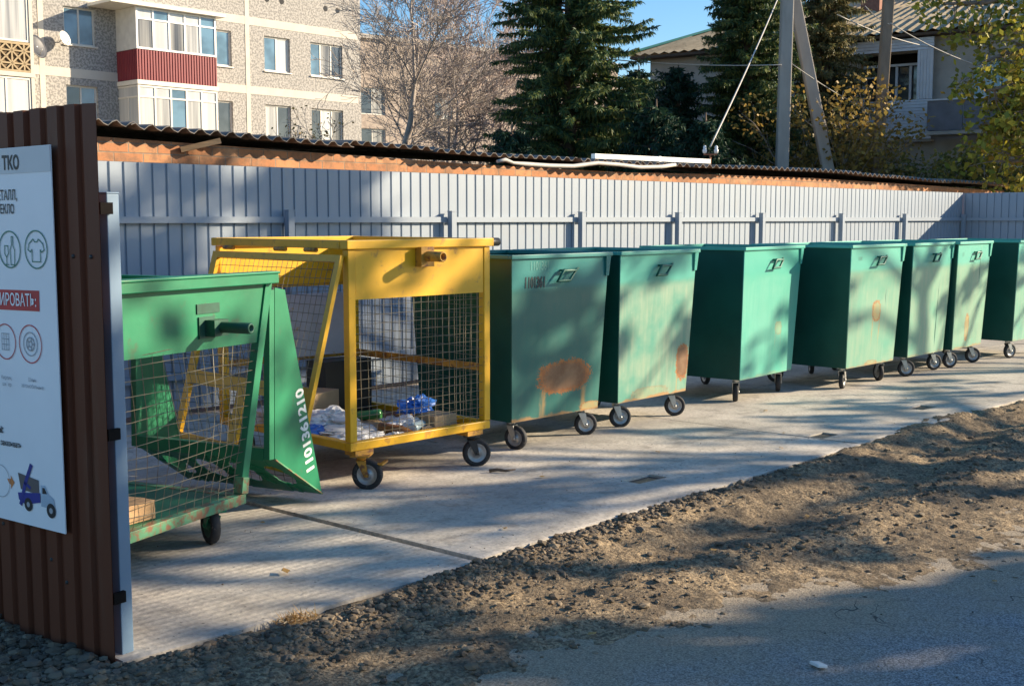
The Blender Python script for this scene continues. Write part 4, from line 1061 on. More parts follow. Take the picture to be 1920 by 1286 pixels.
flatbox('cardboard_box', (*yl(.40, .95), zf), (.34, .26, .20), (0, 0, .4), M['card'], 'open brown cardboard box at the back left of the yellow cage', 'cardboard box')
flatbox('milk_carton', (*yl(.66, .30), zf), (.17, .075, .07), (.1, 0, -.5), M['white_dirty'], 'dirty white drinks carton lying in the middle of the yellow cage', 'carton')
rr_ = random.Random(12)
for k, (x, y) in enumerate(((.45, .12), (.70, .13), (.35, .85), (.55, .9), (.93, .6), (.68, .45))):
    crumple('paper_scrap', (*yl(x, y), zf + (.0 if y < .2 else .02)), (rr_.uniform(.04, .08), rr_.uniform(.03, .06), .022), [M['bag_white'], M['card'], M['white_dirty']][k % 3],
            ['torn white paper scrap lying inside the yellow cage', 'torn brown card scrap lying inside the yellow cage', 'torn greyish paper scrap lying inside the yellow cage'][k % 3], 'scrap', 20 + k, .6, k, 'paper scraps in the yellow cage')
def gl(x, y):
    a = R(20.3); return (3.113 + x * cos(a) - y * sin(a), 5.028 + x * sin(a) + y * cos(a))
tag(MB().box(-.19, .19, -.05, .05, 0, .085).build('timber_block', M['wood'], None, (*gl(-.735, .13), .211), (0, 0, R(12)), bevel=.004), 'sunlit raw timber block on the floor of the green cage', 'timber block')
tag(MB().box(-.24, .24, -.045, .045, 0, .06).build('timber_block', M['wood'], None, (*gl(-.66, .27), .211), (0, .06, R(24)), bevel=.004), 'longer timber offcut behind the front block in the green cage', 'timber block')
crumple('plastic_bag', (*gl(-.85, .55), .211), (.13, .12, .09), M['bag_white'], 'white crumpled bag at the left inside the green cage', 'plastic bag', 31, .5)

# ------------------------------------------------------------------ panel apartment block
def stipple_mat(name, light, dark, sc, amt):
    m, nt, b = nodes(name); g = G(nt); c = g.coords('Object', (1, .3, 1))
    n1 = g.noise(c, sc, 2, .6); big = g.noise(c, .5, 4)
    k = g.math('MULTIPLY', g.ramp(n1, .47, .53), amt)
    col = g.mix(k, light, dark)
    col = g.mix(g.math('MULTIPLY', g.ramp(big, .4, .7), .2), col, tuple(x * .6 for x in light))
    g.link(col, b.inputs['Base Color']); b.inputs['Roughness'].default_value = .95
    g.bump(b, n1, .5, .02)
    return m
M['stipple'] = stipple_mat('pebble_panel', (.45, .425, .39), (.105, .105, .105), 12.5, .54)
def red_sheet():
    m, nt, b = nodes('red_profiled_sheet'); g = G(nt); c = g.coords('Object')
    f = g.noise(c, 3, 3); g.link(g.mix(f, (.20, .022, .028), (.27, .035, .04)), b.inputs['Base Color']); b.inputs['Roughness'].default_value = .5
    return m
M['red'] = red_sheet()
AP = empty('apartment_block', (27.002, 42.519, 0), R(3), 'pale pebble-dashed panel apartment block with a red sheeted balcony, behind the shed at left', 'building')
H_ = 11.6
cols_ = [(-14.6, -13.2), (-7.76, -6.55), (-1.42, -.72), (.86, 2.15), (3.23, 4.95)]
rows_ = [(7.55, 8.95), (4.82, 6.2), (2.1, 3.5)]
rows_l = [(7.72, 9.05), (5.0, 6.3), (2.25, 3.6)]
holes = []
for i, (a, b) in enumerate(cols_):
    for z0, z1 in (rows_l if i < 2 else rows_): holes.append((a, b, z0, z1))
def wall_holes(mb, x0, x1, z0, z1, holes, y, dep):
    xs = sorted({x0, x1} | {v for h in holes for v in h[:2]}); zs = sorted({z0, z1} | {v for h in holes for v in h[2:]})
    for a, b in zip(xs, xs[1:]):
        for c, d in zip(zs, zs[1:]):
            if any(h[0] < (a + b) / 2 < h[1] and h[2] < (c + d) / 2 < h[3] for h in holes): continue
            mb.poly([(a, y, c), (b, y, c), (b, y, d), (a, y, d)])
    for a, b, c, d in holes:
        mb.poly([(a, y, c), (a, y + dep, c), (a, y + dep, d), (a, y, d)]); mb.poly([(b, y + dep, c), (b, y, c), (b, y, d), (b, y + dep, d)])
        mb.poly([(a, y + dep, c), (a, y, c), (b, y, c), (b, y + dep, c)]); mb.poly([(a, y, d), (a, y + dep, d), (b, y + dep, d), (b, y, d)])
mb = MB(); wall_holes(mb, -26, 5.98, 0, H_, holes, 0, .14)
mb.poly([(5.98, 0, 0), (5.98, 11, 0), (5.98, 11, H_), (5.98, 0, H_)]); mb.poly([(-26, 11, 0), (-26, 0, 0), (-26, 0, H_), (-26, 11, H_)]); mb.poly([(5.98, 11, 0), (-26, 11, 0), (-26, 11, H_), (5.98, 11, H_)])
mb.build('wall', M['stipple'], AP, fix=False)
MB().box(-26.2, 6.2, -.25, 11.2, H_, H_ + .25).build('roof', M['house_wall'], AP)
mb = MB()
bx = [-19.5, -8.62, .03, 5.90]
for z in (4.0, 6.72, 9.45):
    for a, b in zip(bx, bx[1:]): mb.box(a + .1, b - .1, -.014, .0, z - .16, z + .16)
for x in bx[:-1]: mb.box(x - .1, x + .1, -.018, .0, .3, H_ - .02)
mb.build('panel_joint', M['beige'], AP)
def window(parent, x0, x1, z0, z1, y, mats, nd, frame=M['cream'], bars=True, transom=None):
    f = MB(); t = .065
    f.box(x0, x1, y, y + .05, z0, z0 + t); f.box(x0, x1, y, y + .05, z1 - t, z1); f.box(x0, x0 + t, y, y + .05, z0 + t, z1 - t); f.box(x1 - t, x1, y, y + .05, z0 + t, z1 - t)
    for k in range(1, nd):
        xm = x0 + (x1 - x0) * k / nd; f.box(xm - .03, xm + .03, y + .001, y + .049, z0 + t, z1 - t)
    if transom:
        f.box(x0 + t, x1 - t, y + .003, y + .047, transom - .025, transom + .025)
    fo = f.build('window', frame, parent)
    for k in range(nd):
        a = x0 + (x1 - x0) * k / nd; b = x0 + (x1 - x0) * (k + 1) / nd
        g = MB(); g.poly([(a + .03, y + .025, z0 + .03), (b - .03, y + .025, z0 + .03), (b - .03, y + .025, z1 - .03), (a + .03, y + .025, z1 - .03)])
        g.build('pane', mats[k % len(mats)], fo, fix=False)
    return fo
pm = [[M['glass_blue']], [M['glass_blue'], M['glass_blue']], [M['glass_blue']], [M['glass_blue'], M['curtain_pale']], [M['glass_blue'], M['curtain_dark'], M['glass_dark']]]
pm2 = [[M['glass_blue']], [M['glass_dark'], M['glass_blue']], [M['glass_dark']], [M['curtain'], M['glass_dark']], [M['glass_dark'], M['curtain_pale'], M['curtain_dark']]]
for i, (a, b) in enumerate(cols_):
    for k, (z0, z1) in enumerate(rows_l if i < 2 else rows_):
        window(AP, a, b, z0, z1, .09, (pm if k == 0 else pm2)[i], [2, 2, 1, 2, 3][i])
mb = MB()
for i, (a, b) in enumerate(cols_):
    for z0, z1 in (rows_l if i < 2 else rows_): mb.box(a - .05, b + .05, -.07, .085, z0 - .045, z0 - .002)
mb.build('window_sill', M['cream'], AP)
mb = MB()
for x in (1.03, 1.77, 4.06, 4.72, -3.1, -2.4, -7.6, -6.9): mb.lathe([(-.004, .0005), (-.004, .12)], 16, 'y', (x, 0, 10.42))
mb.build('attic_vent', M['dark_in'], AP, fix=False)
# glazed balconies, stacked
BX0, BX1, BD = -5.74, -2.38, 1.4
for z in (3.65, 6.38): MB().box(BX0 - .03, BX1 + .05, -BD - .04, -.002, z, z + .16).build('balcony_slab', M['cream'], AP)
MB().box(BX0 - 1.1, BX1 + .3, -BD - .25, -.002, 9.13, 9.24).build('balcony_canopy', M['cream'], AP)
mb = MB(); pr_b = profile(BX1 - BX0, .115, .03, .01, .025, .04)
prs = profile(BD, .115, .03, .01, .025, .04)
for zz in ((6.55, 7.62), (3.82, 4.55)):
    mb = MB()
    for (u0, w0), (u1, w1) in zip(pr_b, pr_b[1:]):
        mb.poly([(BX0 + u0, -BD + w0, zz[0]), (BX0 + u1, -BD + w1, zz[0]), (BX0 + u1, -BD + w1, zz[1]), (BX0 + u0, -BD + w0, zz[1])])
    for (u0, w0), (u1, w1) in zip(prs, prs[1:]):
        for x, sg in ((BX0, 1), (BX1, -1)):
            mb.poly([(x + sg * w0, -u0, zz[0]), (x + sg * w1, -u1, zz[0]), (x + sg * w1, -u1, zz[1]), (x + sg * w0, -u0, zz[1])])
    mb.build('balcony_sheeting', M['red'], AP, fix=False)
MB().box(BX0, BX0 + .05, -BD + .06, -.0, 7.64, 9.12).build('balcony_side', M['white_dirty'], AP)
MB().box(BX1 - .05, BX1, -BD + .06, -.0, 7.64, 9.12).build('balcony_side', M['white_dirty'], AP)
def glazing(z0, z1, zt, frame, upper, lower):
    f = MB(); n = 5; t = .07
    f.box(BX0, BX1, -BD, -BD + .06, z0, z0 + t); f.box(BX0, BX1, -BD, -BD + .06, z1 - t, z1)
    for k in range(n + 1):
        xm = BX0 + .035 + (BX1 - BX0 - .07) * k / n; f.box(xm - .035, xm + .035, -BD + .001, -BD + .059, z0 + t, z1 - t)
    f.box(BX0 + .07, BX1 - .07, -BD + .003, -BD + .057, zt - .03, zt + .03)
    fo = f.build('window', frame, AP)
    for k in range(n):
        a = BX0 + .035 + (BX1 - BX0 - .07) * k / n; b = a + (BX1 - BX0 - .07) / n
        for (p, q, mm) in ((z0 + .04, zt, lower[k]), (zt, z1 - .04, upper[k])):
            g = MB(); g.poly([(a, -BD + .03, p), (b, -BD + .03, p), (b, -BD + .03, q), (a, -BD + .03, q)]); g.build('pane', mm, fo, fix=False)
    return fo
cd_, cp, gb, cu_ = M['curtain_dark'], M['curtain_pale'], M['glass_blue'], M['curtain']
glazing(7.64, 9.12, 8.72, M['white'], [cp, gb, cp, cp, gb], [cd_, cp, cd_, cu_, gb])
glazing(4.57, 6.36, 5.95, M['cream'], [cp, cp, gb, cp, cp], [cu_, cu_, gb, cu_, cp])
f = MB(); f.box(BX0, BX0 + .05, -BD + .06, -.0, 4.57, 4.62); f.box(BX0, BX0 + .05, -BD + .06, 0, 6.3, 6.36); f.box(BX0, BX0 + .05, -BD + .06, 0, 5.92, 5.98); f.box(BX0, BX0 + .05, -.75, -.70, 4.62, 5.92); fo = f.build('window', M['cream'], AP)
g = MB(); g.poly([(BX0 + .025, -.01, 4.6), (BX0 + .025, -BD + .06, 4.6), (BX0 + .025, -BD + .06, 6.33), (BX0 + .025, -.01, 6.33)]); g.build('pane', cp, fo, fix=False)
g = MB(); g.poly([(BX1 - .025, -.01, 4.6), (BX1 - .025, -BD + .06, 4.6), (BX1 - .025, -BD + .06, 6.33), (BX1 - .025, -.01, 6.33)]); g.build('pane', cp, fo, fix=False)
# loggia with cast pattern panels at the far left
LX0, LX1, LD = -13.0, -9.45, 1.1
for z in (3.6, 6.30, 9.05): MB().box(LX0, LX1 + .02, -LD - .02, -.002, z, z + .15).build('loggia_slab', M['beige'], AP)
mb = MB()
mb.box(LX1 - .12, LX1, -LD, -.002, .3, 3.6); mb.box(LX1 - .12, LX1, -LD, -.002, 3.75, 6.30); mb.box(LX1 - .12, LX1, -LD, -.002, 6.45, 9.05); mb.build('loggia_frame', M['beige'], AP)
lat = plain('ochre_cast_panel', (.42, .32, .19), .9, var=.15)
for zz in (3.76, 6.46):
    mb = MB()
    mb.box(LX0, LX1 - .13, -LD, -LD + .04, zz, zz + .06); mb.box(LX0, LX1 - .13, -LD, -LD + .04, zz + .90, zz + .98)
    s_ = .42; nxx = int((LX1 - .13 - LX0) / s_)
    for i in range(nxx):
        for j in range(2):
            cx, cz = LX1 - .13 - s_ * (i + .5), zz + .06 + s_ * (j + .5)
            for k in range(4):
                a = k * pi / 4; L = s_ / 2 * (1.0 if k % 2 == 0 else 1.38)
                mb.bar((cx - L * cos(a), -LD + .02, cz - L * sin(a)), (cx + L * cos(a), -LD + .02, cz + L * sin(a)), .05, .055, (0, 1, 0))
    mb.build('lattice_panel', lat, AP)
MB().box(LX0, LX1 - .13, -LD + .05, -LD + .06, 6.46, 7.42).build('loggia_parapet', plain('ochre_back', (.16, .11, .06), .9), AP)
window(AP, LX0, LX1 - .13, 7.46, 9.03, -LD + .03, [M['curtain'], M['glass_blue'], M['curtain']], 3, M['cream'])
window(AP, LX0, LX1 - .13, 4.75, 6.28, -LD + .03, [cp, M['white_dirty'], cp], 4, M['cream'])
def dish(x, z, r, mt, label):
    d = empty('satellite_dish', AP.matrix_basis @ Vector((x, -.42, z)), R(3), label, 'satellite dish')
    b = MB(); b.lathe([(.07, .0005), (.06, r * .4), (.03, r * .8), (0, r), (-.012, r), (.02, r * .78), (.05, r * .4), (.06, .0006)], 28, 'y'); b.build('reflector', mt, d, (0, 0, 0), (R(-18), 0, R(25)))
    b = MB(); b.tube([(0, .06, 0), (0, .20, -.02), (0, .415, -.1)], .02, 6); b.tube([(0, 0, -r), (.0, -.30, -.10)], .012, 5); b.build('arm', M['steel'], d)
dish(-8.95, 7.46, .42, M['dish_grey'], 'dark grey satellite dish on the apartment wall beside the lattice loggia')
dish(-7.95, 7.85, .27, M['cream'], 'cream white satellite dish on the apartment wall at the lower left of a window')

# distant lower block seen through the bare twigs
FB = empty('apartment_block', (53.6, 69.5, 0), R(-4), 'distant beige panel block half veiled by the bare birch', 'building')
M['far_panel'] = stipple_mat('far_panel', (.44, .36, .29), (.25, .20, .17), 3.0, .5)
fh = [(-.2, 2.0, 9.0, 10.9), (-.2, 2.0, 6.2, 8.0), (6.5, 8.2, 9.0, 10.9)]
mb = MB(); wall_holes(mb, -9, 26, 0, 14.3, fh, 0, .2); mb.poly([(26, 0, 0), (26, 12, 0), (26, 12, 14.3), (26, 0, 14.3)]); mb.poly([(-9, 12, 0), (-9, 0, 0), (-9, 0, 14.3), (-9, 12, 14.3)]); mb.poly([(26, 12, 0), (-9, 12, 0), (-9, 12, 14.3), (26, 12, 14.3)]); mb.build('wall', M['far_panel'], FB, fix=False)
MB().box(-9.2, 26.2, -.3, 12.2, 14.3, 14.6).build('roof', M['house_wall'], FB)
for h in fh: window(FB, *h, .12, [M['glass_dark'], M['curtain_dark']], 2)

# ------------------------------------------------------------------ two-storey house on the right; local x runs back along the facade, local y faces the yard
def asbestos(): 
    m, nt, b = nodes('old_wave_roof'); g = G(nt); c = g.coords('Object')
    n1 = g.noise(c, 1.2, 5, .65); n2 = g.noise(c, 9, 4)
    col = g.mix(g.ramp(n1, .3, .7), (.40, .31, .19), (.58, .46, .29)); col = g.mix(g.math('MULTIPLY', g.ramp(n2, .5, .7), .5), col, (.22, .18, .12))
    g.link(col, b.inputs['Base Color']); b.inputs['Roughness'].default_value = .95; return m
M['asb'] = asbestos()
HS = empty('house', (27.565, 15.763, 0), R(101), 'two-storey grey house with a mossy wave-sheet roof and enclosed loggia, behind the spruces at right', 'house')
mb = MB()
hol = [(-1.66, -.15, 4.42, 5.56), (-4.6, -2.92, 4.34, 5.22), (2.2, 3.6, 4.2, 5.3), (-4.4, -2.9, 1.5, 2.9), (-8.0, -6.4, 4.3, 5.3)]
def wall_holes_y(mb, x0, x1, z0, z1, holes, y, dep):
    k = MB(); wall_holes(k, x0, x1, z0, z1, holes, 0, dep)
    n = len(mb.v); mb.v += [(a, y - b, c) for a, b, c in k.v]; mb.f += [tuple(n + i for i in f) for f in k.f]; mb.sm += k.sm
wall_holes_y(mb, -11, 5.7, 0, 6.0, hol, 0, .2)
mb.poly([(5.7, 0, 0), (5.7, -8, 0), (5.7, -8, 6), (5.7, 0, 6)]); mb.poly([(-11, 0, 0), (-11, -8, 0), (-11, -8, 6), (-11, 0, 6)]); mb.poly([(5.7, -8, 0), (-11, -8, 0), (-11, -8, 6), (5.7, -8, 6)])
mb.build('wall', M['house_wall'], HS, fix=False)
MB().box(-1.70, -.1, -.9, -.85, 4.3, 5.7).build('loggia_back', M['dark_in'], HS)
mb = MB(); pitch = .2; amp = .03
def roof_plane(mb, e0, e1, r0, r1, n):          # wave sheets from eave to ridge
    e0, e1, r0, r1 = map(Vector, (e0, e1, r0, r1)); rows = []
    for t in (0, .33, .331, .66, .661, 1.0):
        step = .03 * (t > .3305) * 0
        row = []
        for i in range(n + 1):
            s_ = i / n; p = (e0.lerp(e1, s_)).lerp(r0.lerp(r1, s_), t); row.append(p + Vector((0, 0, amp * cos(s_ * n * pi / 2) + (.035 if t in (.33, .66) else 0))))
        rows.append(row)
    for a, b in zip(rows, rows[1:]):
        for i in range(n): mb.poly([a[i], a[i + 1], b[i + 1], b[i]], True)
roof_plane(mb, (6.2, .5, 6.0), (-11.5, .5, 6.0), (3.2, -4, 7.65), (-8.5, -4, 7.65), 240)
roof_plane(mb, (-11.5, -8.5, 6.0), (6.2, -8.5, 6.0), (-8.5, -4, 7.65), (3.2, -4, 7.65), 120)
mb.poly([(6.2, .5, 6.0), (3.2, -4, 7.65), (6.2, -8.5, 6.0)]); mb.poly([(-11.5, .5, 6.0), (-8.5, -4, 7.65), (-11.5, -8.5, 6.0)])
mb.build('roof', M['asb'], HS, fix=False)
mb = MB(); mb.bar((3.3, -4, 7.68), (-8.6, -4, 7.68), .35, .09); mb.bar((6.2, .5, 6.05), (3.2, -4, 7.70), .25, .06); mb.build('ridge_cap', M['ridge_green'], HS)
MB().box(-11.3, 6.1, .02, .46, 5.90, 5.96).build('soffit', M['dark_wood'], HS)
ch = MB(); ch.box(.05, .55, -2.6, -2.1, 6.4, 8.6); ch.box(.0, .6, -2.65, -2.05, 8.6, 8.7); ch.build('chimney', M['brick_dark'], HS)
mb = MB()
def siding(mb, x0, x1, z0, z1, y, st=.075):
    z = z0
    while z < z1 - .01:
        zt = min(z + st - .004, z1); mb.hexa([(x0, y, z), (x1, y, z), (x1, y + .035, z), (x0, y + .035, z)], [(x0, y, zt), (x1, y, zt), (x1, y + .018, zt), (x0, y + .018, zt)]); z += st
siding(mb, -2.06, .9, 5.57, 5.86, .30); siding(mb, -2.06, .0, 3.46, 4.40, .30)
mb.build('siding', M['siding'], HS)
mb = MB(); 
for i in range(5): mb.box(-2.05 + i * .074, -2.05 + i * .074 + .068, .28, .33 - (i % 2) * .008, 4.41, 5.565)
mb.build('loggia_post', M['siding'], HS)
MB().box(-2.06, .9, .01, .295, 3.40, 3.45).build('loggia_floor', M['house_wall'], HS)
f = MB(); y = -.3
for x in (-.20, -.58, -1.02, -1.36, -1.62): f.box(x - .03, x + .03, y, y + .05, 4.42, 5.3)
f.box(-1.62, -.2, y + .052, y + .09, 5.28, 5.34); f.box(-.58, -.2, y + .052, y + .09, 5.02, 5.06); f.build('window', M['siding'], HS)
MB().box(-1.66, -.15, -.36, -.34, 4.42, 5.28).build('pane', M['glass_dark'], HS)
f = MB()
for x in (-2.94, -3.5, -4.05, -4.58): f.box(x - .03, x + .03, -.1, -.05, 4.36, 5.2)
f.box(-4.6, -2.92, -.1, -.051, 4.34, 4.36); f.box(-4.6, -2.92, -.1, -.051, 5.18, 5.22); fo = f.build('window', M['light_blue'], HS)
MB().box(-4.6, -2.92, -.13, -.12, 4.34, 5.22).build('pane', glass('sky_window', (.25, .48, .60), .15), fo)
for (a, b, c, d) in hol[2:5:1]:
    if a == -4.6: continue
    MB().box(a, b, -.15, -.12, c, d).build('pane', M['glass_dark'], HS)
bl = MB(); bl.box(-5.4, -2.14, .1, 1.0, 3.5, 3.58); bl.build('balcony_slab', M['house_wall'], HS)
bl = MB()
for i in range(4): bl.box(-5.4 + i * .82, -5.4 + i * .82 + .80, .97, 1.0, 3.60, 4.28)
bl.box(-2.17, -2.14, .1, .965, 3.60, 4.28); bl.build('balcony_parapet', M['slate_panel'], HS)
bl = MB(); bl.box(-5.45, -2.1, .96, 1.03, 4.285, 4.32); bl.build('balcony_rail', M['siding'], HS)
an = empty('aerial', HS.matrix_basis @ Vector((3.6, -3.6, 7.4)), 0, 'thin rooftop television aerial above the house ridge between two spruces', 'aerial')
mb = MB(); mb.tube([(0, 0, 0), (0, 0, 1.9)], .02, 6); mb.build('mast', M['steel'], an)
mb = MB(); mb.tube([(-.3, 0, 1.75), (.4, 0, 1.75)], .012, 5)
for k in range(4): mb.tube([(-.25 + k * .2, -.25, 1.75), (-.25 + k * .2, .25, 1.75)], .008, 4)
mb.build('rods', M['steel'], an)

# blue sheet-metal shed glimpsed deep between the trees
bs = at(1265, 250, 27.5)
BS = empty('blue_shed', (bs.x, bs.y, 0), R(20), 'deep blue sheet metal hut in the shade between two spruces', 'hut')
MB().box(-1.0, 1.0, 0, 2, 0, 2.9).build('wall', M['blue_tarp'], BS); MB().prism([(-1.1, 2.9), (1.1, 2.9), (0, 3.3)], 'y', -.1, 2.1).build('roof', M['blue_tarp'], BS)

# ------------------------------------------------------------------ poles and wires
M['brown_pole'] = plain('weathered_pole', (.26, .20, .145), .9, var=.3, scale=6, bump=.4, stretch=(1, 1, .15))
def pole(px_top, px_bot, dist, wd, name, label, cat, z_top_ext=2.5, mt='conc_pole'):
    a = at(*px_top, dist); b = at(*px_bot, dist); d = (a - b).normalized()
    top = a + d * z_top_ext; bot = b - d * ((b.z) / d.z)
    mb = MB(); n = 8
    for i in range(1):
        u = Vector((cos(R(AZ)), sin(R(AZ)), 0))
        mb.bar(bot - d * .2, top, wd, wd * .8, u)
    return tag(mb.build(name, M[mt], bevel=.02), label, cat), top
p1, t1 = pole((1476, 0), (1466, 314), 24.6, .245, 'utility_pole', 'upright grey concrete utility pole joined by a slanting brace, behind the shed', 'pole', 2.2)
p2, t2 = pole((1489, 0), (1552, 317), 25.0, .235, 'pole_brace', 'slanting concrete brace leaning against the upright utility pole', 'pole', .35)
p3, t3 = pole((1666, 0), (1644, 320), 25.6, .22, 'utility_pole', 'single weathered brownish pole in front of the house loggia', 'pole', 2.0, 'brown_pole')
def cable(p, q, sag, r, label, mt=None, name='cable'):
    p, q = Vector(p), Vector(q); n = 14
    pts = [p.lerp(q, i / n) - Vector((0, 0, sag * 4 * (i / n) * (1 - i / n))) for i in range(n + 1)]
    mb = MB(); mb.tube(pts, r, 5); return tag(mb.build(name, mt or M['pipe']), label, 'cable')
cable(at(1332, 275, 16.45), at(1470, -30, 24.3), .06, .013, 'pale service cable rising steeply from the shed roof bracket to the pole')
cable(at(1465, 122, 24.4), at(930, 79, 27.5), .18, .012, 'thin wire running left from the pole across the tall spruce')
cable(at(1482, 118, 24.5), at(1690, 235, 26.5), .10, .009, 'thin wire dropping right from the pole towards the bush')
cable(at(1570, 28, 25), at(1764, 92, 28.5), .10, .012, 'pale wire slanting past the single pole to the house loggia')
cable(at(1622, 12, 27), at(1668, 46, 25.4), .05, .009, 'short pale wire between the chimney and the single pole')
cable(at(1670, 44, 25.4), at(1900, 140, 27), .15, .012, 'thin wire from the single pole towards the right house end')

# ------------------------------------------------------------------ trees
def leaf_quads(mb, c, rad, n, size, rg, flat_=1.0, droop=0.0, shape='leaf'):
    for _ in range(n):
        while True:
            p = Vector((rg.uniform(-1, 1), rg.uniform(-1, 1), rg.uniform(-1, 1)))
            if p.length <= 1: break
        p = Vector(c) + Vector((p.x * rad, p.y * rad, p.z * rad * flat_))
        a = Vector((rg.gauss(0, 1), rg.gauss(0, 1), rg.gauss(0, .7) - droop)).normalized(); b = a.cross(Vector((rg.gauss(0, 1), rg.gauss(0, 1), rg.gauss(0, 1)))).normalized()
        s_ = size * rg.uniform(.6, 1.3)
        mb.poly([p, p + a * s_ * .5 + b * s_ * .33, p + a * s_, p + a * s_ * .5 - b * s_ * .33])
def grow(tubes, tips, p, d, L, r, level, rg, spread=.6, grav=0.0, segs=5, kids=(2, 4), minr=.004, ratio=.68):
    pts = [Vector(p)]; rad = [r]; q = Vector(p); dd = Vector(d)
    for i in range(segs):
        dd = (dd + Vector((rg.gauss(0, .13), rg.gauss(0, .13), rg.gauss(0, .10) - grav))).normalized()
        q = q + dd * L / segs; pts.append(q.copy()); rad.append(max(minr, r * (1 - .5 * (i + 1) / segs)))
    tubes.tube(pts, rad, 7 if r > .05 else (5 if r > .02 else 3), cap=False)
    if level == 0:
        tips.append((q, dd)); return
    n = rg.randint(*kids)
    for k in range(n):
        i = rg.randint(max(1, segs // 2 - 1), segs)
        ax = Vector((rg.gauss(0, 1), rg.gauss(0, 1), rg.gauss(0, .8))).normalized()
        nd = (dd * (1 - spread * .5) + ax * spread).normalized()
        grow(tubes, tips, pts[i], nd, L * ratio * rg.uniform(.75, 1.15), max(minr, rad[i] * .62), level - 1, rg, spread, grav, segs, kids, minr, ratio)
    grow(tubes, tips, pts[-1], dd, L * ratio, rad[-1], level - 1, rg, spread, grav, segs, kids, minr, ratio)

def spruce(base, height, rad, seed, mt, label, zmin=1.0, name='spruce', dens=1.0, tw=.155, power=.8):
    rg = random.Random(seed); root = empty(name, (base[0], base[1], 0), 0, label, 'tree')
    t = MB(); t.tube([(0, 0, -.1), (.03, 0, height * .5), (0, 0, height)], [.20, .12, .015], 8); t.build('trunk', M['bark_dark'], root)
    br = MB(); lf = MB(); z = zmin; a = rg.uniform(0, 6)
    lump = [rg.uniform(.72, 1.14) for _ in range(9)]
    while z < height - .15:
        f = 1 - (z - zmin) / (height - zmin); L0 = rad * (f ** power) + .12
        a += 2.4 + rg.uniform(-.5, .5)
        L = L0 * rg.uniform(.55, 1.0) * (1.12 if rg.random() < .12 else 1) * lump[int((a % 6.283) / 6.284 * 9)]
        dirv = Vector((cos(a), sin(a), 0)); side = Vector((-sin(a), cos(a), 0)); dr = rg.uniform(.05, .42); pts = []
        bend = rg.uniform(-.25, .25)
        for i in range(6):
            s_ = i / 5; pts.append(dirv * L * s_ + side * bend * L * s_ * s_ + Vector((0, 0, z + L * (.14 * s_ - dr * s_ * s_ + .12 * s_ ** 4))))
        br.tube(pts, [.022 * (1 - .75 * i / 5) for i in range(6)], 3, cap=False)
        nt_ = int((40 + L * 150) * dens)
        for j in range(nt_):
            s_ = (j + rg.random()) / nt_; s_ = .15 + .85 * s_; ii = min(4, int(s_ * 5)); p = pts[ii].lerp(pts[ii + 1], s_ * 5 - ii)
            sg = rg.choice((-1, 1)); ln = tw * rg.uniform(.45, 1.3) * (1.1 - .45 * s_)
            out = (dirv * rg.uniform(.0, .8) + side * sg * rg.uniform(.1, 1.0) + Vector((0, 0, rg.uniform(-1.2, .45)))).normalized()
            wv = out.cross(Vector((rg.gauss(0, 1), rg.gauss(0, 1), rg.gauss(0, 1)))).normalized() * ln * .115
            q = p + out * ln * .5; e = p + out * ln + Vector((0, 0, -ln * .2))
            lf.poly([p - wv * .4, q - wv, e, q + wv, p + wv * .4])
        z += rg.uniform(.012, .024) * (1.15 if f > .5 else 1) / min(1.2, dens)
    br.build('branches', M['bark_dark'], root, fix=False); lf.build('crown', mt, root, fix=False)
    return root
def onp(px, D): q = at(px, 410, D); return (q.x, q.y)
spruce(onp(1066, 25), 12.5, 2.15, 11, M['needles'], 'tall dense dark spruce in the middle behind the shed, lit on its right side', .6, power=.5, dens=1.3)
spruce(onp(1395, 27.8), 11.3, 1.95, 12, M['needles'], 'dark spruce directly left of the upright concrete pole', .6, power=.55, dens=1.2)
spruce(onp(1540, 29.2), 10.3, 1.62, 13, M['needles_tan'], 'thin brownish spruce behind the slanting pole brace', .8, power=.6)
def conical(base, h, rad, seed, mt, label, size, n, name='bush', cat='bush', stems=6, lift=.1):
    rg = random.Random(seed); root = empty(name, (base[0], base[1], 0), 0, label, cat)
    tb = MB(); tips = []
    for k in range(stems):
        a = rg.uniform(0, 6.28); grow(tb, tips, (rg.uniform(-.1, .1), rg.uniform(-.1, .1), 0), Vector((cos(a) * .35 * rad / h * 2, sin(a) * .35 * rad / h * 2, 1)).normalized(), h * .45, .03, 3, rg, .55, .0, 4, (2, 3), .004, .62)
    tb.build('stems', M['twig'], root, fix=False); lf = MB()
    for (p, d) in tips:
        if abs(p.x) > rad * 1.3 or abs(p.y) > rad * 1.3: continue
        leaf_quads(lf, p, .26 * rad, max(4, int(4.2 * n / len(tips))), size, rg)
    lf.build('crown', mt, root, fix=False); return root
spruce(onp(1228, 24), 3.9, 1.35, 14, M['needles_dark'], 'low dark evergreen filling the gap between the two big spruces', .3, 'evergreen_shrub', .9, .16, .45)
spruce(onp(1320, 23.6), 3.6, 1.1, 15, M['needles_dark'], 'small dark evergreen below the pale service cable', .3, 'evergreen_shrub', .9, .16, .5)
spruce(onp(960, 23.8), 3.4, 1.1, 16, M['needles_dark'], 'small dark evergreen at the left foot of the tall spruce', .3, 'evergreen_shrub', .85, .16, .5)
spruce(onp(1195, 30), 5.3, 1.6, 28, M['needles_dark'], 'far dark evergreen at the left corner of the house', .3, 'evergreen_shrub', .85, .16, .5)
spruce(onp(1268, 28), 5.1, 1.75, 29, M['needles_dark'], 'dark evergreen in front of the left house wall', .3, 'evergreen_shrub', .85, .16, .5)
spruce(onp(1160, 26.5), 4.4, 1.2, 26, M['needles_dark'], 'dark evergreen tucked behind the right foot of the tall spruce', .3, 'evergreen_shrub', .85, .16, .5)
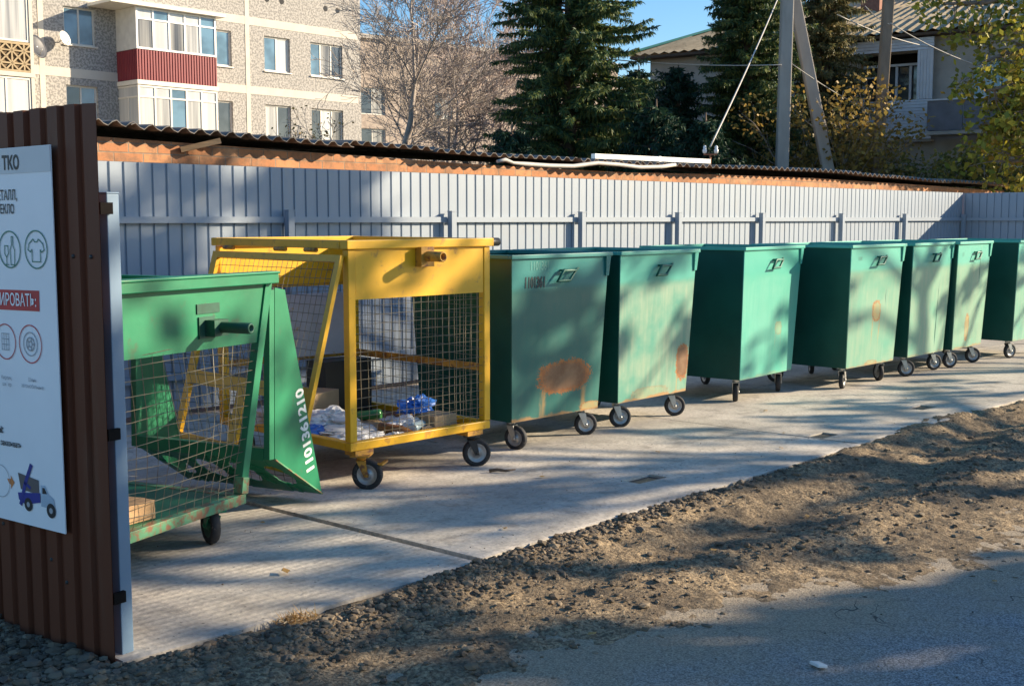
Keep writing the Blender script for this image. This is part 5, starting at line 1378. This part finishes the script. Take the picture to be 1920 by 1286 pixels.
conical(onp(1572, 26.4), 4.5, 1.35, 17, M['leaf_brown'], 'yellow-brown leafy bush at the foot of the pole brace', .11, 1500)
conical(onp(1500, 26.2), 2.95, .8, 18, M['leaf_brown'], 'small brown bush between the upright pole and its brace', .10, 700)
conical(onp(1628, 26.6), 3.3, .65, 19, M['leaf_brown'], 'thin yellowing bush close to the single pole', .10, 450)
conical(onp(1705, 25.4), 2.9, .85, 20, M['leaf_olive'], 'olive green bush below the siding parapet of the house', .10, 1100)
conical(onp(1772, 25.2), 2.85, .9, 21, M['leaf_olive'], 'olive bush with bare upright twigs below the dark balcony', .10, 1000)
conical(onp(1850, 25), 3.0, .95, 22, M['leaf_olive'], 'round olive bush at the right edge above the shed roof', .10, 1200)
conical(onp(1905, 24.6), 3.3, .85, 27, M['leaf_olive'], 'taller green bush at the far right under the yellow tree', .11, 1000)

def bare_tree(base, seed, h, r, lev, label, mt, name='bare_tree', spread=.55, grav=-.02, lean=(0, 0, 1), kids=(2, 3), minr=.006, ratio=.68, leaves=None, ln=0, lsize=.1, lrad=.35, segs=5, cat='tree'):
    rg = random.Random(seed); root = empty(name, (base[0], base[1], 0), 0, label, cat); tb = MB(); tips = []
    grow(tb, tips, (0, 0, -.1), Vector(lean).normalized(), h, r, lev, rg, spread, grav, segs, kids, minr, ratio)
    tb.build('trunk', mt, root, fix=False)
    if leaves:
        lf = MB()
        for p, d in tips: leaf_quads(lf, p, lrad, ln, lsize, rg)
        lf.build('crown', leaves, root, fix=False)
    return root
bare_tree(onp(745, 31), 41, 3.3, .17, 6, 'leafless grey birch with fine twigs in front of the apartment corner', M['twig'], 'bare_birch', .52, -.01, (-.05, .03, 1), (3, 3), .006, .70)
bare_tree(onp(820, 36), 42, 3.4, .14, 7, 'second leafless tree, pale and weeping, left of the tall spruce', M['twig_pale'], 'bare_birch', .55, .0, (.05, 0, 1), (2, 3), .008, .72)
bare_tree(onp(890, 40), 43, 3.9, .15, 6, 'farthest leafless tree with purplish twigs just left of the tall spruce', M['twig_pale'], 'bare_birch', .5, -.01, (.0, .0, 1), (2, 3), .009, .70)
bare_tree(onp(640, 30), 44, 1.7, .06, 5, 'low bare shrub with a few brown leaves in front of the apartment windows', M['twig'], 'bare_shrub', .65, -.02, (.1, .0, 1), (3, 3), .006, .70, M['leaf_brown'], 1, .09, .15)
bare_tree(onp(865, 27), 45, 1.3, .05, 5, 'tangled bare brown shrub at the foot of the tall spruce', M['bark_dark'], 'bare_shrub', .7, -.01, (.0, .0, 1), (3, 3), .006, .72)
bare_tree(onp(800, 27.5), 46, 1.1, .05, 5, 'tangled bare shrub right of the grey birch trunk', M['twig'], 'bare_shrub', .7, -.01, (.1, .0, 1), (3, 3), .006, .72)
bare_tree(onp(915, 26), 47, 1.2, .05, 5, 'dark bare thicket touching the left flank of the tall spruce', M['bark_dark'], 'bare_shrub', .7, -.01, (.0, .0, 1), (3, 3), .006, .72)

# yellowing tree whose boughs hang into the upper right corner
rg = random.Random(60)
OT = at(2110, 410, 22); RT = empty('yellowing_tree', (OT.x, OT.y, 0), 0, 'yellow-green autumn tree hanging into the upper right corner', 'tree')
tb = MB(); lf = MB(); tips = []
tb.tube([(0, 0, -.1), (.05, .05, 2.2), (.0, .1, 4.4), (-.2, .1, 6.5), (-.2, .2, 9)], [.24, .21, .18, .12, .05], 9)
def L_(px, py, D): return at(px, py, D) - Vector((OT.x, OT.y, 0))
boughs = [[(0, .1, 4.4), L_(1990, 75, 21.6), L_(1900, 95, 21.3), L_(1840, 118, 21.1)], [(-.2, .1, 6.4), L_(1960, -30, 21.5), L_(1850, 5, 21.2), L_(1770, 8, 21)],
          [(0.02, .07, 3.2), L_(2000, 240, 21.6), L_(1920, 245, 21.3), L_(1868, 262, 21.1)], [(0, .1, 4.2), L_(1985, 120, 21), L_(1905, 160, 20.8), L_(1850, 170, 20.7)],
          [(0.02, .07, 3.0), L_(2000, 300, 21.4), L_(1935, 296, 21.2), L_(1888, 306, 21.1)], [(0.02, .07, 3.4), L_(1990, 200, 21.3), L_(1930, 205, 21.0), L_(1885, 225, 20.9)],
          [(-.2, .15, 7.0), (.8, .9, 8.4), (1.6, 1.6, 8.8)], [(-.2, .15, 6.0), (1.0, -.8, 7.4), (1.9, -1.5, 7.6)], [(-.1, .1, 5.2), (.9, .3, 6.3), (2.0, .2, 6.4)], [(0, .1, 4.0), (.6, -1.2, 5.0), (.9, -2.0, 5.2)]]
for bi, bh in enumerate(boughs):
    bh = [Vector(p) for p in bh]; tb.tube(bh, [.09, .06, .045, .02][:len(bh)], 6, cap=False)
    for i in range(len(bh) - 1):
        for k in range(9 if i else 4):
            p = bh[i].lerp(bh[i + 1], rg.random()); d = Vector((rg.gauss(0, 1), rg.gauss(0, 1), rg.gauss(-.1, .6))).normalized()
            grow(tb, tips, p, d, rg.uniform(.35, .6), .014, 1, rg, .6, .05, 3, (1, 2), .004, .7)
for p, d in tips: leaf_quads(lf, p, .22, 17, .135, rg, 1.0, .3)
tb.build('trunk', M['bark'], RT, fix=False); lf.build('crown', M['leaf_yellow'], RT, fix=False)

# street trees beside the road: outside the picture, their boughs throw the dappled shade.
# a = sideways place as the sun sees it, b = height at which the sun ray passes 20 m out
TE = math.tan(R(SUN_EL))
def street_tree(L, a0, clumps, label, seed, leaf=.27, fork=3.2, r0=.17):
    rg = random.Random(seed)
    def W(a, b, l): return Vector((l * sx - a * sy, l * sy + a * sx, b + TE * (l - 20)))
    base = W(a0, 0, L); base.z = 0
    root = empty('street_tree', base, 0, label, 'tree'); tb = MB(); lf = MB(); tips = []
    top = max(b for a, b, r, n in clumps) + TE * (L - 20)
    spine = [Vector((rg.uniform(-.12, .12) * k, rg.uniform(-.12, .12) * k, -.1 + (top * .93) * k / 6)) for k in range(7)]
    tb.tube(spine, [r0 * (1 - .8 * k / 6) for k in range(7)], 8)
    for a, b, r, n in clumps:
        c = W(a, b, L + rg.uniform(-1.3, 1.3)) - base
        hz = max(fork, c.z - .45 * Vector((c.x, c.y)).length - .5); t = min(5.9, hz / (top * .93) * 6); k = int(t)
        p0 = spine[k].lerp(spine[k + 1], t - k); mid = p0.lerp(c, .55) + Vector((0, 0, .18 * (c - p0).length * .5))
        tb.tube([p0, p0.lerp(mid, .5) + Vector((rg.gauss(0, .05), rg.gauss(0, .05), .04)), mid, mid.lerp(c, .6), c], [.055, .045, .035, .022, .01], 5, cap=False)
        for q in range(5):
            d = Vector((rg.gauss(0, 1), rg.gauss(0, 1), rg.gauss(.2, .7))).normalized(); grow(tb, tips, mid.lerp(c, rg.uniform(.4, 1)), d, r * 1.1, .012, 1, rg, .6, .0, 3, (1, 2), .004, .7)
        leaf_quads(lf, c, r, int(n * 1.5), leaf, rg)
    tb.build('trunk', M['bark'], root, fix=False); lf.build('crown', M['leaf_yellow'], root, fix=False)
    return root
cr = random.Random(90)
cl = [(cr.uniform(-1.2, 4.0), cr.uniform(5.3, 8.2), cr.uniform(.5, .85), 85) for _ in range(34)]
cl += [(3.7, 6.3, .45, 70), (4.1, 6.05, .4, 60), (4.4, 6.3, .3, 36), (3.9, 6.7, .4, 56), (4.55, 5.9, .28, 34), (3.4, 6.8, .45, 60), (4.2, 6.8, .25, 26)]
cl += [(4.3, 6.5, .35, 30), (4.6, 6.2, .35, 30), (4.9, 5.95, .3, 26), (4.5, 7.2, .4, 22)]
cl += [(3.2, 9.0, .5, 40), (4.1, 8.8, .45, 30), (4.9, 8.9, .5, 26), (4.6, 9.6, .4, 24), (5.6, 8.3, .4, 16), (5.3, 7.8, .35, 14)]
street_tree(13, 2.2, cl, 'leafy street tree shading the asphalt in the foreground', 71)
cl = [(5.4, 6.55, .26, 20), (6.9, 6.15, .25, 16), (5.9, 7.1, .25, 12), (7.5, 5.6, .25, 14), (7.0, 6.7, .22, 10), (8.3, 6.3, .22, 9), (9.4, 5.7, .22, 9), (6.2, 5.9, .26, 18)]
cl += [(5.6, 7.55, .2, 16), (6.2, 7.15, .2, 16), (6.7, 7.4, .18, 12), (5.2, 7.2, .2, 14), (6.5, 6.85, .2, 14), (7.3, 6.5, .2, 12), (7.9, 6.25, .18, 12), (8.6, 5.9, .18, 12), (9.0, 5.6, .18, 10), (7.0, 7.7, .2, 12), (5.9, 7.85, .2, 14), (8.0, 5.75, .2, 14), (9.6, 5.3, .2, 12), (10.2, 5.25, .2, 10)]
cl += [(7.5, 7.9, .5, 52), (7.95, 7.6, .4, 42), (8.2, 7.1, .3, 14), (7.4, 7.25, .35, 18), (6.5, 8.1, .4, 16), (8.75, 7.7, .3, 10), (9.0, 7.0, .25, 9), (6.9, 8.6, .4, 22)]
street_tree(15, 6.6, cl, 'half bare street tree whose shade streaks the dirt and the first containers', 72)
cl = [(9.25, 9.25, .40, 60), (8.9, 9.5, .42, 60), (9.62, 9.5, .26, 30), (9.5, 9.05, .25, 16), (10.46, 9.4, .22, 70), (10.36, 9.15, .22, 60), (10.58, 9.2, .2, 50), (10.45, 8.9, .2, 40), (9.0, 8.6, .4, 30), (9.9, 9.25, .2, 8)]
cl += [(9.0, 8.2, .35, 70), (9.5, 8.4, .35, 70), (9.9, 8.55, .3, 50), (9.35, 7.85, .3, 50), (9.85, 7.95, .3, 50), (10.25, 8.3, .3, 50), (10.6, 8.45, .3, 50), (10.35, 7.85, .25, 36), (8.7, 7.9, .3, 40)]
cl += [(9.75, 6.35, .25, 9), (10.9, 6.2, .25, 10), (11.3, 5.7, .25, 9), (10.3, 6.9, .25, 6), (11.8, 5.6, .25, 8), (12.6, 5.2, .3, 10), (14.1, 4.9, .35, 16)]
street_tree(18, 10.9, cl, 'tall street tree whose shade falls on the left end of the blue fence', 74)

# ------------------------------------------------------------------ small litter on the ground
lr = random.Random(8); k = 0
proto = None
for (x, y) in [(8.16, 5.36), (4.1, 4.2), (6.2, 4.9), (2.9, 4.35), (5.1, 4.9), (7.4, 4.7), (3.3, 5.15), (9.6, 4.9), (6.9, 4.4), (4.6, 3.3), (5.6, 3.4), (3.4, 3.0), (5.2, 2.2), (7.2, 3.6)]:
    z = .012 if y > interp(x, EDGE) else max(dirt_z(x, y), -.066) + .008
    s_ = lr.uniform(.035, .06)
    if proto is None:
        mb = MB(); mb.poly([(-.5, 0, 0), (-.15, -.32, .10), (.3, -.2, .04), (.55, 0, .16), (.3, .22, .06), (-.15, .3, .14)]); o = mb.build('fallen_leaf', M['leaf_dead'], fix=False); proto = o
    else: o = proto.copy(); COL.objects.link(o)
    o.location = (x, y, z); o.scale = (s_, s_, s_); o.rotation_euler = (0, 0, lr.uniform(0, 6))
    tag(o, 'small dry orange-brown leaf lying on the ground', 'leaf', 'fallen leaves on the ground')
tag(MB().box(-.03, .03, -.02, .02, 0, .012).build('white_scrap', M['bag_white'], None, (3.742, 2.21, -.060), (.15, .1, 1.1), bevel=.003), 'small white scrap lying on the shaded asphalt', 'scrap')
mb = MB(); mb.tube([(-.07, 0, .012), (-.02, .01, .018), (.03, -.005, .014), (.09, .01, .02)], [.012, .011, .009, .005], 6)
tag(mb.build('stick', M['bark_dark'], None, (5.02, 5.18, .006), (0, 0, -.8)), 'short dark stick on the concrete by the right caster of the yellow cage', 'stick')
mb = MB(); rg = random.Random(5)
for k in range(170):
    a = rg.uniform(0, 6.28); r_ = rg.uniform(0, .06); p = Vector((r_ * cos(a) * 1.6, r_ * sin(a), 0)); d = Vector((rg.gauss(0, .8), rg.gauss(0, .8), rg.uniform(.3, 1))).normalized(); w_ = Vector((-d.y, d.x, 0)).normalized() * .0025; L = rg.uniform(.03, .075)
    mb.poly([p - w_, p + w_, p + d * L + Vector((0, 0, -.01))])
tag(mb.build('grass_tuft', M['dead_grass'], None, (2.60, 3.83, -.005), fix=False), 'tuft of dry brown grass at the edge of the first slab', 'grass tuft')
